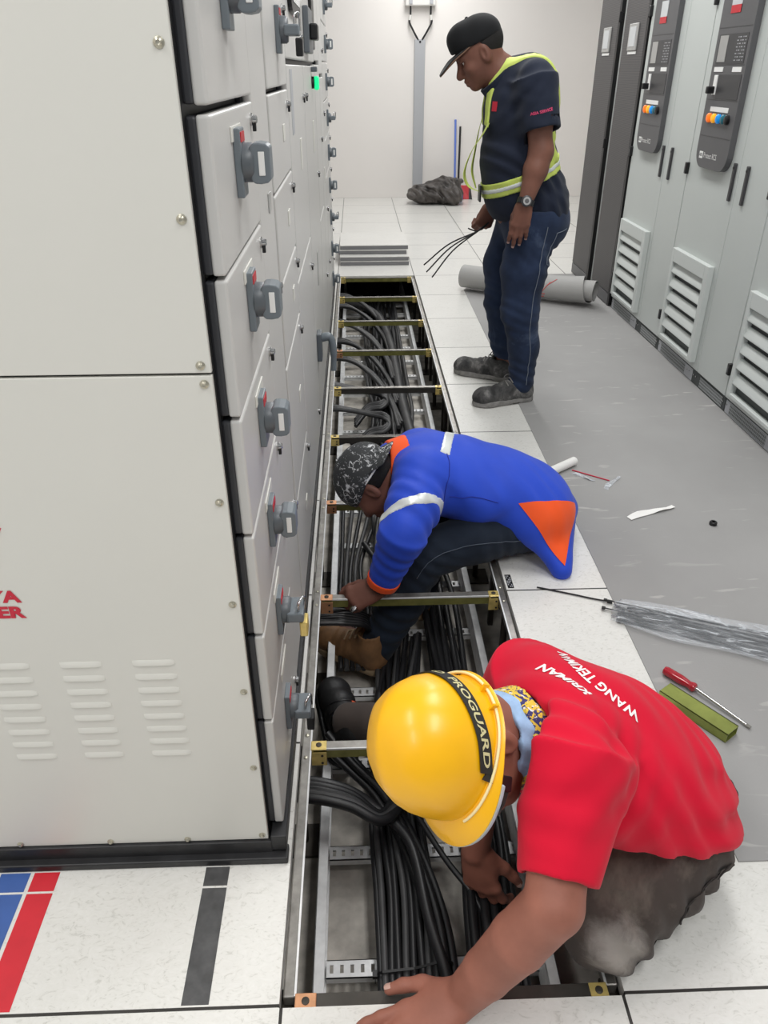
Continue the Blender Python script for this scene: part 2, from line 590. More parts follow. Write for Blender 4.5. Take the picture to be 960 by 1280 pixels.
# cable ladder
t = thing('cable_ladder', 'galvanised cable ladder lying along the bottom of the trench', 'cable ladder', (0.3, 0.1, -0.36))
for x0 in (0.034, 0.530):
    b = MB()
    b.box((x0, 0.03, -0.34), (x0 + 0.003, 6.25, -0.25))
    b.box((x0, 0.03, -0.253), (x0 + 0.024, 6.25, -0.25))
    b.box((x0, 0.03, -0.34), (x0 + 0.024, 6.25, -0.337))
    b.build('side_rail', 'galvanised', t, bevel=0.001)
RZ = -0.318
for i in range(21):
    y = 0.235 + 0.29 * i
    b = MB()
    x0, x1 = 0.058, 0.530
    b.box((x0, y - 0.020, RZ - 0.003), (x1, y - 0.009, RZ))
    b.box((x0, y + 0.009, RZ - 0.003), (x1, y + 0.020, RZ))
    b.box((x0, y + 0.018, RZ - 0.02), (x1, y + 0.020, RZ))
    b.box((x0, y - 0.020, RZ - 0.02), (x1, y - 0.018, RZ))
    nx = int((x1 - x0) / 0.023)
    for j in range(nx + 1):
        xa = x0 + j * 0.023
        b.box((max(x0, xa - 0.0075), y - 0.009, RZ - 0.003), (min(x1, xa + 0.0075), y + 0.009, RZ))
    b.build('rung', 'galvanised', t)

# ------------------------------------------------------------------ cables
def cable(pts, r, label, group, m='cable', n=7):
    b = MB().tube(smoothpath(pts, n), r, 9)
    o = b.build('power_cable', m, smooth=50)
    return tag(o, label, 'cable', group)
random.seed(11)
U = random.uniform
LA = 'black power cable in the thick straight bundle beside the yellow helmet'
for i in range(9):
    x = 0.178 + i * 0.0165
    z = -0.305 + (0.012 if i in (0, 8) else 0) 
    pts = [(x + U(-.003, .003), 0.02, z), (x, 0.2, z), (x - 0.004, 0.4, z), (x - 0.012 + U(-.006, .006), 0.62, z), (x + 0.0 + U(-.012, .012), 0.95, z), (x + 0.04 + U(-.02, .02), 1.35, z)]
    cable(pts, U(0.0078, 0.0088), LA, 'cables in the near bundle')
for i in range(8):
    x = 0.186 + i * 0.0165
    z = -0.288
    k = 0.5 + i * 0.02
    pts = [(x + U(-.003, .003), 0.02, z), (x + U(-.002, .002), 0.2, z + 0.004), (x + U(-.004, .004), 0.4, z + 0.006), (x - 0.014 + U(-.006, .006), 0.62, z + 0.006), (x - 0.005 + U(-.02, .02), 0.95, z), (x + 0.04 + U(-.03, .03), 1.35, z)]
    cable(pts, U(0.008, 0.009), LA, 'cables in the near bundle', 'cable' if i % 3 else 'cable_worn')
for i in range(3):
    x = 0.27 + i * 0.019
    z = -0.262 - abs(i - 1) * 0.014
    pts = [(x + 0.03, 0.02, z - 0.02), (x + 0.03, 0.16, z), (x + 0.02, 0.32, z), (x - 0.025, 0.5, z), (x - 0.09, 0.64, z + 0.02), (x - 0.17, 0.72, z + 0.05), (x - 0.24, 0.765 + 0.02 * i, z + 0.1)]
    cable(pts, 0.0105, 'thick black cable curving off the near bundle toward the switchgear, above the others', 'cables curving off the near bundle')
LB = 'black power cable along the trench side under the red shirt'
for i in range(6):
    x = 0.385 + i * 0.021
    z = -0.296 + (i % 2) * 0.012
    pts = [(x - 0.005, 0.02, z), (x + U(-.005, .005), 0.3, z), (x + 0.012 + U(-.006, .006), 0.6, z), (x + U(-.02, .02), 1.0, z), (x - 0.01 + U(-.02, .02), 1.5, z), (x - 0.03, 1.85, z)]
    cable(pts, U(0.0105, 0.0125), LB, 'cables under the red shirt')
for i in range(4):
    x = 0.395 + i * 0.026
    z = -0.272
    pts = [(x - 0.01, 0.02, z), (x + U(-.005, .005), 0.3, z), (x + 0.015, 0.6, z), (x + U(-.02, .02), 1.0, z), (x - 0.02, 1.5, z)]
    cable(pts, U(0.010, 0.012), LB, 'cables under the red shirt')
# thin diagonal cable past the helmet
cable([(0.215, 0.75, -0.24), (0.27, 0.6, -0.24), (0.34, 0.46, -0.255), (0.40, 0.37, -0.27), (0.43, 0.3, -0.285)], 0.0075, 'thin black cable running diagonally to the lowered hand', None)
# cables out of the switchgear under crossbar 1
for i in range(5):
    y = 0.53 + 0.018 * i
    cable([(-0.03, y + 0.02, -0.13 - 0.006 * i), (0.05, y + 0.01, -0.135 - 0.006 * i), (0.12, y - 0.002, -0.15 - 0.008 * i), (0.19, y - 0.02 - 0.004 * i, -0.18 - 0.01 * i)] +
          ([(0.26, y - 0.12, -0.235), (0.29, y - 0.3, -0.252), (0.322, 0.15, -0.252), (0.335, 0.02, -0.27)] if i > 3 else [(0.24, y + 0.06, -0.22), (0.27, y + 0.2, -0.265)]),
          0.013, 'thick black cable leaving the switchgear just in front of the yellow helmet', 'cables leaving the switchgear near the helmet', 'cable_worn' if i == 1 else 'cable')
# cables out under crossbar 2
for i in range(6):
    y = 1.165 + 0.0155 * i
    cable([(-0.03, y, -0.085 - 0.004 * (i % 3)), (0.05, y + 0.004, -0.088 - 0.006 * (i % 2)), (0.10, y + 0.008, -0.094), (0.155, y + 0.03, -0.12 - .003 * i), (0.18, y + 0.10, -0.20), (0.17 + .012 * i, y + 0.25, -0.26), (0.17 + .018 * i, y + 0.5, -0.275)],
          0.0085, 'black cable leaving the switchgear beneath the gripping hand', 'cables leaving the switchgear beneath the gripping hand')
# vertical group between crossbars 2 and 3 by the left rail
for i in range(5):
    x = 0.072 + i * 0.019
    cable([(x + 0.005, 1.18, -0.29), (x, 1.35, -0.285), (x - 0.003 + U(-.004, .004), 1.6, -0.28), (x + 0.0, 1.8, -0.282), (x + 0.012 * i, 2.05, -0.29), (x + 0.03 * i, 2.4, -0.292)], 0.0088,
          'black cable running beside the ladder rail below the paint-splashed cap', 'cables beside the ladder rail', 'cable_worn' if i % 2 else 'cable')
cable([(0.16, 1.9, -0.26), (0.21, 1.75, -0.255), (0.25, 1.6, -0.25), (0.22, 1.48, -0.255), (0.19, 1.36, -0.275)], 0.011, 'looped black cable below the face of the worker in blue', None)
cable([(0.30, 1.95, -0.27), (0.29, 1.75, -0.26), (0.31, 1.6, -0.26), (0.33, 1.4, -0.27)], 0.011, 'black cable under the blue sleeve', None)
# far wavy mass
LC = 'black cable in the tangled heap filling the far half of the trench'
random.seed(5)
for i in range(26):
    lay = i // 11
    x = 0.215 + (i % 11) * 0.0205
    z = -0.298 + lay * 0.021
    pts = []
    y = 1.7
    ph = U(0, 6)
    amp = 0.012 + 0.022 * lay
    while y < 6.1:
        xx = x + amp * math.sin(ph + y * 1.7) + U(-.008, .008) + 0.02 * (y > 3.2)
        if lay: xx += 0.05 * math.sin(y * 1.2 + i)
        pts.append((min(max(xx, 0.2), 0.45), y, z + U(-.006, .008)))
        y += 0.32
    cable(pts, U(0.0095, 0.012), LC, 'cables in the far heap', 'cable_worn' if i % 3 == 0 else 'cable', 5)
cable([(0.47, 1.75, -0.27), (0.45, 2.3, -0.262), (0.425, 2.9, -0.262), (0.40, 3.4, -0.258), (0.39, 3.9, -0.252), (0.37, 4.5, -0.24), (0.31, 5.0, -0.22), (0.2, 5.3, -0.22), (0.05, 5.45, -0.24)], 0.029,
      'very thick black cable along the far ladder rail', None, 'cable_worn')
# loops from the switchgear, far half
for j, (yy, n) in enumerate(((2.55, 3), (2.98, 3), (3.3, 4), (3.72, 3), (4.05, 3), (4.45, 4), (4.9, 3), (5.2, 3))):
    for i in range(n):
        y = yy + 0.03 * i
        if j == 0:
            pts = [(-0.03, y - 0.05, -0.11 - .01 * i), (0.05, y, -0.115 - .012 * i), (0.10, y + 0.06, -0.13 - .012 * i), (0.12, y + 0.1, -0.19), (0.10, y + 0.05, -0.26), (0.09, y - 0.2, -0.29)]
        elif j in (1, 2):
            pts = [(-0.03, y, -0.12), (0.08, y, -0.125 - .008 * i), (0.2, y + 0.02, -0.16 - .008 * i), (0.28, y + 0.06, -0.20), (0.31, y + 0.01, -0.215), (0.28, y - 0.07, -0.22), (0.2, y - 0.08, -0.235), (0.13, y - 0.2, -0.27)]
        else:
            pts = [(-0.03, y + 0.05, -0.12), (0.06, y + 0.05, -0.122), (0.15, y, -0.14 - .006 * i), (0.25, y - 0.12, -0.19), (0.33, y - 0.35, -0.235), (0.36 + 0.01 * i, y - 0.7, -0.245)]
        cable(pts, 0.0115, 'black cable looping out of the switchgear into the far tangled heap', 'cables looping from the switchgear', 'cable_worn' if (i + j) % 2 else 'cable')

# tie round the near bundle
b = MB()
ring = [(0.166, 0.2, -0.313), (0.166, 0.2, -0.283), (0.182, 0.2, -0.272), (0.25, 0.203, -0.269), (0.318, 0.206, -0.247), (0.334, 0.207, -0.262), (0.334, 0.205, -0.313)]
b.ribbon(ring, [(0, 0.0028, 0)] * 7, [(-1, 0, 0), (-1, 0, .3), (-.4, 0, 1), (0, 0, 1), (.3, 0, 1), (1, 0, .3), (1, 0, 0)], 0.0018)
b.box((0.160, 0.192, -0.285), (0.170, 0.206, -0.274))
tag(b.build('cable_tie', 'black_plastic'), 'black cable tie fastened round the near cable bundle', 'cable tie')
# ------------------------------------------------------------------ switchgear on the left
sw = thing('switchgear_cabinet', 'long beige and grey switchgear cabinet with rows of handled doors beside the trench', 'switchgear', (-0.4, 0.3, 0))
YE = 5.06
MB().box((-0.86, 0.305, 0.05), (-0.046, YE, 2.2)).build('body', 'black_frame', sw)
b = MB()
b.box((-0.86, 0.29, 0.0), (-0.040, YE, 0.05))
b.box((-0.041, 0.29, 0.024), (-0.010, YE, 0.066))
b.build('plinth', 'plinth_black', sw, bevel=0.002)
MB().box((-0.86, 0.274, 0.0), (-0.008, 0.31, 0.018)).build('plinth_lip', 'plinth_black', sw, bevel=0.003)
# end panels facing the camera
pu = MB().box((-0.86, 0.297, 1.046), (-0.047, 0.306, 2.2)).build('upper_panel', 'panel_beige', sw, bevel=0.0012)
pl = MB().box((-0.86, 0.297, 0.051), (-0.047, 0.306, 1.042)).build('lower_panel', 'panel_beige', sw, bevel=0.0012)
def screw(p, par):
    b = MB()
    b.lathe((p[0], 0.297, p[1]), (0, -1, 0), [(0.0066, 0), (0.0066, 0.0012), (0.0045, 0.002), (0.0045, 0.0035), (0.0028, 0.0046), (0.0016, 0.0042)], 14)
    b.build('screw', 'bolt_zinc', par, smooth=35)
for z in (1.437, 1.248, 1.057, 1.63):
    screw((-0.061, z), pu)
for z in (1.03, 0.84, 0.647, 0.454, 0.26, 0.064):
    screw((-0.059, z), pl)
for x in (-0.21, -0.365, -0.545):
    screw((x, 0.058), pl)
for x0, x1 in ((-0.243, -0.171), (-0.367, -0.296), (-0.492, -0.419), (-0.616, -0.543)):
    b = MB()
    for i in range(8):
        z = 0.527 - i * 0.0313
        n = 8
        rings = []
        for xx, s in ((x0, 0.25), (x0 + 0.006, 0.85), (x0 + 0.012, 1), (x1 - 0.012, 1), (x1 - 0.006, 0.85), (x1, 0.25)):
            # pressed hood: bulges at top, opens at the bottom
            rings.append([(xx, 0.2972, z + 0.006), (xx, 0.2972 - 0.0016 * s, z + 0.003), (xx, 0.2972 - 0.0028 * s, z - 0.003), (xx, 0.2972 - 0.0030 * s, z - 0.0055), (xx, 0.2972, z - 0.0055)])
        b.ring_loft(rings)
    b.build('louvre', 'panel_beige', pl, smooth=30)
flat_text('YA', 0.031, (-0.4005, 0.2968, 0.672), (1, 0, 0), (0, 0, 1), 'lettering', 'red_print', pl, bold=0.0014, align='RIGHT', sx=1.25)
flat_text('ER', 0.031, (-0.4005, 0.2968, 0.6405), (1, 0, 0), (0, 0, 1), 'lettering', 'red_print', pl, bold=0.0014, align='RIGHT', sx=1.25)
MB().prism([(-0.396, 0.2966, 0.803), (-0.412, 0.2966, 0.801), (-0.470, 0.2966, 0.742), (-0.418, 0.2966, 0.764)], (0, -0.0004, 0)).build('logo', 'red_print', pl)

def door(y0, y1, z0, z1, xf=-0.016, gasket=True):
    d = MB().box((-0.034, y0, z0 + 0.003), (xf, y1, z1 - 0.003)).build('door', 'door_grey', sw, bevel=0.004, seg=3)
    if gasket:
        MB().box((-0.047, y0 + 0.001, z0 + 0.004), (-0.033, y1 - 0.002, z1 - 0.004)).build('gasket', 'gasket', d, bevel=0.004)
    return d
def latch(d, y, z, xf=-0.016):
    b = MB()
    b.lathe((xf, y, z), (1, 0, 0), [(0.010, 0), (0.010, 0.003), (0.007, 0.004), (0.0065, 0.010), (0.004, 0.0115)], 14)
    b.build('latch', 'chrome', d, smooth=40)
    MB().box((xf + 0.003, y - 0.004, z - 0.018), (xf + 0.009, y + 0.004, z - 0.004)).build('latch_tab', 'black_plastic', d, bevel=0.001)
def plate(d, y, z, hy=0.012, hz=0.015, m='white_plastic', xf=-0.016):
    MB().box((xf, y - hy, z - hz), (xf + 0.0025, y + hy, z + hz)).build('label_plate', m, d, bevel=0.0008)
def handle(d, y, z, horiz=False, lock=False, xf=-0.016, mark=True):
    x = xf
    h = MB().box((x, y - 0.024, z - 0.046), (x + 0.011, y + 0.024, z + 0.046)).build('handle', 'handle_grey', d, bevel=0.0018)
    b = MB()
    b.lathe((x + 0.011, y, z), (1, 0, 0), [(0.027, 0), (0.027, 0.012), (0.0235, 0.0165)], 24)
    b.build('dial', 'handle_dark', h, smooth=40)
    if not horiz:
        b = MB()
        rings = []
        for xx, s in ((x + 0.022, 0.80), (x + 0.027, 0.98), (x + 0.036, 1.0), (x + 0.046, 0.94), (x + 0.051, 0.78)):
            rings.append([(xx, y - 0.021 * (0.8 + 0.2 * s), z - 0.0275 * s), (xx, y + 0.021 * (0.8 + 0.2 * s), z - 0.0275 * s), (xx, y + 0.021 * (0.8 + 0.2 * s), z + 0.0275 * s), (xx, y - 0.021 * (0.8 + 0.2 * s), z + 0.0275 * s)])
        b.ring_loft(rings)
        b.build('grip', 'handle_grey', h, bevel=0.002)
        MB().box((x + 0.034, y - 0.0222, z - 0.016), (x + 0.043, y - 0.020, z + 0.016)).build('indicator_window', 'white_plastic', h, bevel=0.0009)
    else:
        MB().box((x + 0.020, y - 0.030, z - 0.012), (x + 0.054, y + 0.030, z + 0.010)).build('grip', 'handle_grey', h, bevel=0.004)
        pts = [(x + 0.044, y - 0.02, z + 0.010), (x + 0.044, y - 0.02, z + 0.026), (x + 0.050, y - 0.008, z + 0.032), (x + 0.054, y + 0.004, z + 0.026), (x + 0.054, y + 0.006, z - 0.002)]
        MB().tube(smoothpath(pts, 5), 0.0028, 8).build('shackle', 'chrome', h, smooth=50)
        if lock:
            MB().box((x + 0.044, y - 0.024, z - 0.052), (x + 0.060, y + 0.010, z - 0.016)).build('padlock', lock, h, bevel=0.003)
    if mark:
        MB().box((x + 0.0108, y - 0.020, z + 0.028), (x + 0.0122, y + 0.018, z + 0.041)).build('red_mark', 'red_plastic', h)
    return h

ZA = [0.071, 0.359, 0.562, 0.765, 0.967, 1.169, 1.366, 1.573, 1.776, 1.98, 2.19]
for i in range(len(ZA) - 1):
    z0, z1 = ZA[i], ZA[i + 1]
    if i == 6: z0 += 0.004
    d = door(0.318, 0.752, z0, z1)
    if i == 0:
        latch(d, 0.69, z0 + 0.05)
    zc = z0 + (z1 - z0) * (0.62 if i > 1 else 0.66)
    horiz = i in (0, 1)
    handle(d, 0.51, (0.21, 0.472, 0.682, 0.888, 1.092, 1.292, 1.502, 1.70, 1.90, 2.1)[i], horiz, lock='brass' if i == 1 else ('black_plastic' if i == 0 else False))
    latch(d, 0.715, z1 - 0.028)
    plate(d, 0.52, z1 - 0.035, 0.05, 0.010, 'panel_beige')
# cable alley A: one tall narrow door
d = door(0.765, 1.022, 0.071, 2.19, -0.018)
latch(d, 0.985, 1.0, -0.018); latch(d, 0.985, 0.45, -0.018)
plate(d, 0.93, 1.178, 0.02, 0.018, 'lcd_frame', -0.018)
ZB = [0.071, 0.405, 0.788, 0.978, 1.175, 1.368, 1.573, 1.776, 1.98, 2.19]
for i in range(len(ZB) - 1):
    z0, z1 = ZB[i], ZB[i + 1]
    if i == 5: z0 += 0.004
    d = door(1.042, 1.545, z0, z1)
    latch(d, 1.50, z1 - 0.035)
    if i == 5 or i == 7:
        handle(d, 1.32, z0 + 0.115, True, 'black_plastic')
    else:
        plate(d, 1.36, (z0 + z1) / 2 + 0.005, 0.025, 0.018, 'panel_beige')
# section C : metering cubicle
d = door(1.565, 2.285, 0.071, 0.868)
latch(d, 2.2, 0.78); latch(d, 2.2, 0.2)
d = door(1.565, 2.285, 0.868, 1.424)
plate(d, 1.98, 1.175, 0.03, 0.045, 'panel_beige'); latch(d, 2.2, 1.33)
MB().box((-0.016, 1.66, 1.25), (-0.0145, 1.74, 1.41)).build('label_plate', 'trunking', d)
d = door(1.565, 2.285, 1.432, 2.19)
win = MB()
rings = []
def rrect(x, y0, y1, z0, z1, r, n=5):
    out = []
    for cy, cz, a0 in ((y1 - r, z1 - r, 0), (y0 + r, z1 - r, 90), (y0 + r, z0 + r, 180), (y1 - r, z0 + r, 270)):
        for k in range(n + 1):
            a = math.radians(a0 + 90 * k / n)
            out.append((x, cy + r * math.cos(a), cz + r * math.sin(a)))
    return out
win.ring_loft([rrect(-0.016, 1.72, 2.12, 1.545, 1.80, 0.05), rrect(-0.004, 1.72, 2.12, 1.545, 1.80, 0.05)])
wo = win.build('meter_window', 'black_plastic', d, bevel=0.003)
g = MB()
g.ring_loft([rrect(-0.005, 1.76, 2.08, 1.57, 1.775, 0.04), rrect(-0.002, 1.76, 2.08, 1.57, 1.775, 0.04)])
g.build('glass', 'lcd', wo)
latch(d, 2.22, 1.50)
# section D : incomer with breaker and green lamp
d = door(2.305, 3.14, 0.071, 1.424)
MB().lathe((-0.016, 2.88, 1.362), (1, 0, 0), [(0.022, 0), (0.022, 0.01), (0.018, 0.012)], 20).build('lamp_bezel', 'black_plastic', d, smooth=40)
lm = MB(); lm.box((-0.006, 2.865, 1.335), (0.014, 2.895, 1.385)); lm.build('green_lamp', 'green_lamp', d, bevel=0.006)
MB().box((-0.016, 2.85, 1.40), (0.008, 2.91, 1.418)).build('lamp_hood', 'handle_dark', d, bevel=0.003)
plate(d, 2.84, 1.165, 0.03, 0.06, 'panel_beige'); latch(d, 3.08, 1.0); latch(d, 2.36, 1.33)
plate(d, 2.72, 0.66, 0.05, 0.07, 'lcd_frame')
# lever handle
MB().box((-0.016, 2.30 + 0.03, 0.36), (0.004, 2.41, 0.475)).build('lever_plate', 'handle_dark', d, bevel=0.004)
b = MB()
b.tube(smoothpath([(0.004, 2.37, 0.45), (0.028, 2.37, 0.455), (0.044, 2.37, 0.44), (0.050, 2.37, 0.38), (0.048, 2.37, 0.31)], 5), [0.018] * 8 + [0.015] * 8 + [0.012] * 5, 12)
b.build('lever', 'handle_grey', d, smooth=60)
d = door(2.305, 3.14, 1.432, 2.19)
MB().box((-0.016, 2.42, 1.46), (0.004, 2.70, 1.60)).build('breaker_mechanism', 'handle_dark', d, bevel=0.004)
MB().box((0.004, 2.47, 1.50), (0.032, 2.60, 1.55)).build('breaker_lever', 'black_plastic', d, bevel=0.006)
MB().lathe((-0.016, 2.5, 1.70), (1, 0, 0), [(0.04, 0), (0.04, 0.02), (0.026, 0.024), (0.026, 0.045)], 20).build('selector', 'black_plastic', d, smooth=40)
MB().box((-0.016, 2.86, 1.48), (-0.004, 3.06, 1.85)).build('dark_window', 'black_plastic', d, bevel=0.004)
# section E, F plain doors
for z0, z1 in ((0.071, 0.78), (0.78, 1.43), (1.44, 2.19)):
    d = door(3.16, 3.66, z0, z1)
    latch(d, 3.62, (z0 + z1) / 2)
d = door(3.68, 4.12, 0.071, 1.375); latch(d, 4.08, 0.7); latch(d, 4.08, 0.4); latch(d, 4.08, 1.2)
plate(d, 3.9, 0.9, 0.03, 0.04, 'panel_beige')
d = door(3.68, 4.12, 1.385, 2.19); latch(d, 4.08, 1.5)
ZG = [0.071, 0.27, 0.47, 0.67, 0.86, 1.055, 1.25, 1.445, 1.64, 1.835, 2.19]
for i in range(len(ZG) - 1):
    d = door(4.14, 5.05, ZG[i], ZG[i + 1])
    handle(d, 4.62, (ZG[i] + ZG[i + 1]) / 2 - 0.005, i % 3 == 2, False, mark=False)
    latch(d, 4.98, ZG[i + 1] - 0.04)

# ------------------------------------------------------------------ power cabinets on the right
XF = 1.866
def ups(y0, label, first=None):
    t = thing('power_cabinet', label, 'cabinet', (2.2, y0, 0), 'grey power cabinets along the right side')
    MB().box((1.882, y0 + 0.002, 0.072), (2.66, y0 + 0.912, 2.06)).build('body', 'ups_grey', t, bevel=0.003)
    pb = MB().box((1.876, y0 + 0.001, 0.0), (2.66, y0 + 0.913, 0.072)).build('plinth', 'vent_dark', t, bevel=0.002)
    MB().box((1.874, y0 + 0.40, 0.006), (1.8765, y0 + 0.90, 0.066)).build('plinth_plate', 'trunking', pb)
    MB().box((1.8738, y0 + 0.5, 0.01), (1.8745, y0 + 0.86, 0.062)).build('plinth_grille', 'plinth_mesh', pb)
    MB().box((1.8738, y0 + 0.03, 0.01), (1.8745, y0 + 0.3, 0.062)).build('plinth_grille', 'plinth_mesh', pb)
    for yy in (0.35, 0.38, 0.44, 0.47, 0.89, 0.02):
        MB().lathe((1.874, y0 + yy, 0.045), (-1, 0, 0), [(0.0045, 0), (0.0045, 0.002), (0.002, 0.0035)], 10).build('screw', 'chrome', pb)
    dn = MB().box((XF, y0 + 0.004, 0.078), (1.882, y0 + 0.331, 2.05)).build('door', 'ups_grey', t, bevel=0.002)
    df = MB().box((XF, y0 + 0.335, 0.078), (1.882, y0 + 0.911, 2.05)).build('door', 'ups_grey', t, bevel=0.002)
    for dd, yy in ((dn, y0 + 0.240), (df, y0 + 0.372)):
        h = MB()
        h.box((XF - 0.012, yy - 0.011, 0.88), (XF, yy + 0.011, 1.04))
        ho = h.build('handle', 'ups_panel_dark', dd, bevel=0.004)
        MB().lathe((XF - 0.012, yy, 1.02), (-1, 0, 0), [(0.006, 0), (0.006, 0.002)], 12).build('lock', 'black_plastic', ho)
    for zz in (0.21, 0.965, 1.69):
        MB().box((XF - 0.018, y0 + 0.898, zz - 0.027), (XF + 0.004, y0 + 0.922, zz + 0.027)).build('hinge', 'black_plastic', df, bevel=0.004)
        MB().box((XF - 0.020, y0 + 0.905, zz - 0.012), (XF - 0.017, y0 + 0.915, zz + 0.012)).build('hinge_pin', 'ups_panel', df)
    # control panel with rounded foot
    py0, py1, pz0, pz1 = y0 + 0.422, y0 + 0.778, 0.99, 1.95
    prof = []
    R = 0.075
    for k in range(9):
        a = math.radians(180 + 90 * k / 8)
        prof.append((py0 + R + R * math.cos(a), pz0 + R + R * math.sin(a)))
    for k in range(9):
        a = math.radians(270 + 90 * k / 8)
        prof.append((py1 - R + R * math.cos(a), pz0 + R + R * math.sin(a)))
    prof += [(py1, pz1), (py0, pz1)]
    pn = MB().prism([(XF, y, z) for y, z in prof], (-0.028, 0, 0)).build('control_panel', 'ups_panel', t, bevel=0.006, seg=3)
    xp = XF - 0.028
    g = MB()
    for zz in (1.128, 1.28, 1.42, 1.565, 1.74):
        g.box((xp - 0.0008, py0 + 0.012, zz - 0.0015), (xp + 0.001, py1 - 0.012, zz + 0.0015))
    g.build('groove', 'ups_panel_dark', pn)
    MB().box((xp - 0.0015, py0 + 0.03, 1.425), (xp + 0.001, py1 - 0.03, 1.54)).build('meter_field', 'ups_panel_dark', pn)
    MB().box((xp - 0.003, py1 - 0.13, 1.432), (xp, py1 - 0.045, 1.535)).build('meter_display', 'lcd_frame', pn)
    dots = MB()
    for r in range(8):
        for c in range(4):
            dots.box((xp - 0.0022, py0 + 0.045 + c * 0.024, 1.436 + r * 0.0125), (xp - 0.001, py0 + 0.052 + c * 0.024 + 0.008 * ((r + c) % 2), 1.440 + r * 0.0125))
    dots.build('printed_mark', 'trunking', pn)
    for ya, yb in ((py0 + 0.035, py0 + 0.125), (py1 - 0.13, py1 - 0.035)):
        MB().box((xp - 0.0025, ya, 1.393), (xp, yb, 1.412)).build('label_strip', 'white_plastic', pn)
    MB().box((xp - 0.002, py0 + 0.02, 1.285), (xp, py1 - 0.1, 1.385)).build('breaker_cover', 'ups_panel_dark', pn, bevel=0.001)
    MB().box((xp - 0.006, py1 - 0.095, 1.30), (xp, py1 - 0.06, 1.38)).build('breaker', 'white_plastic', pn, bevel=0.002)
    MB().box((xp - 0.040, py1 - 0.09, 1.305), (xp - 0.004, py1 - 0.066, 1.335)).build('breaker_switch', 'black_plastic', pn, bevel=0.005)
    MB().box((xp - 0.0025, py0 + 0.085, 1.232), (xp, py1 - 0.075, 1.252)).build('label_strip', 'white_plastic', pn)
    for q, mm in enumerate(('amber', 'amber_light', 'blue_btn', 'teal_btn')):
        yy = py1 - 0.085 - q * 0.053
        bt = MB().lathe((xp, yy, 1.205), (-1, 0, 0), [(0.020, 0), (0.020, 0.009), (0.015, 0.014), (0.008, 0.016)], 18).build('indicator_lamp', mm, pn, smooth=40)
    MB().lathe((xp, py1 - 0.285, 1.205), (-1, 0, 0), [(0.020, 0), (0.020, 0.012), (0.014, 0.016)], 16).build('push_button', 'black_plastic', pn, smooth=40)
    MB().box((xp - 0.002, py1 - 0.20, 1.62), (xp, py1 - 0.10, 1.72)).build('sticker', 'lcd', pn)
    MB().box((xp - 0.0024, py1 - 0.20, 1.618), (xp, py1 - 0.10, 1.648)).build('red_sticker', 'red_plastic', pn)
    MB().box((xp - 0.002, py1 - 0.083, 1.030), (xp, py1 - 0.045, 1.060)).build('logo', 'white_plastic', pn)
    flat_text('AEG', 0.018, (xp - 0.0016, py1 - 0.064, 1.045), (0, -1, 0), (0, 0, 1), 'lettering', 'ups_panel_dark', pn, bold=0.0006, lift=0.0006)
    flat_text('Protect RCS', 0.034, (xp - 0.0002, py1 - 0.094, 1.045), (0, -1, 0), (0, 0, 1), 'lettering', 'white_plastic', pn, lift=0.0008, align='LEFT', sx=0.86)
    # louvred grille
    gy0, gy1, gz0, gz1 = y0 + 0.374, y0 + 0.850, 0.112, 0.585
    fr = MB()
    fx0, fx1 = XF - 0.030, XF
    fwid = 0.045
    fr.box((fx0, gy0, gz0), (fx1, gy0 + fwid, gz1))
    fr.box((fx0, gy1 - 0.028, gz0), (fx1, gy1, gz1))
    fr.box((fx0, gy0 + fwid, gz1 - 0.068), (fx1, gy1 - 0.028, gz1))
    fr.box((fx0, gy0 + fwid, gz0), (fx1, gy1 - 0.028, gz0 + 0.018))
    gf = fr.build('vent_grille', 'ups_light', df, bevel=0.003)
    MB().box((XF - 0.001, gy0 + 0.03, gz0 + 0.015), (XF + 0.0005, gy1 - 0.02, gz1 - 0.06)).build('vent_opening', 'vent_dark', gf)
    for q in range(5):
        zt = gz1 - 0.078 - q * 0.072
        s = MB()
        yA, yB = gy0 + fwid - 0.002, gy1 - 0.027
        sec = [(XF - 0.003, zt), (XF - 0.010, zt + 0.001), (XF - 0.026, zt - 0.034), (XF - 0.027, zt - 0.042), (XF - 0.024, zt - 0.046), (XF - 0.004, zt - 0.046), (XF - 0.003, zt - 0.02)]
        s.ring_loft([[(x, yA, z) for x, z in sec], [(x, yB, z) for x, z in sec]])
        s.build('slat', 'ups_light', gf, smooth=25)
    return t
ups(3.503, 'grey power cabinet beside the dark racks, with control panel and vent')
ups(2.588, 'grey power cabinet between two others, its control panel and vent both in full view')
ups(1.673, 'grey power cabinet cut off by the photo edge, only its vent and side showing')

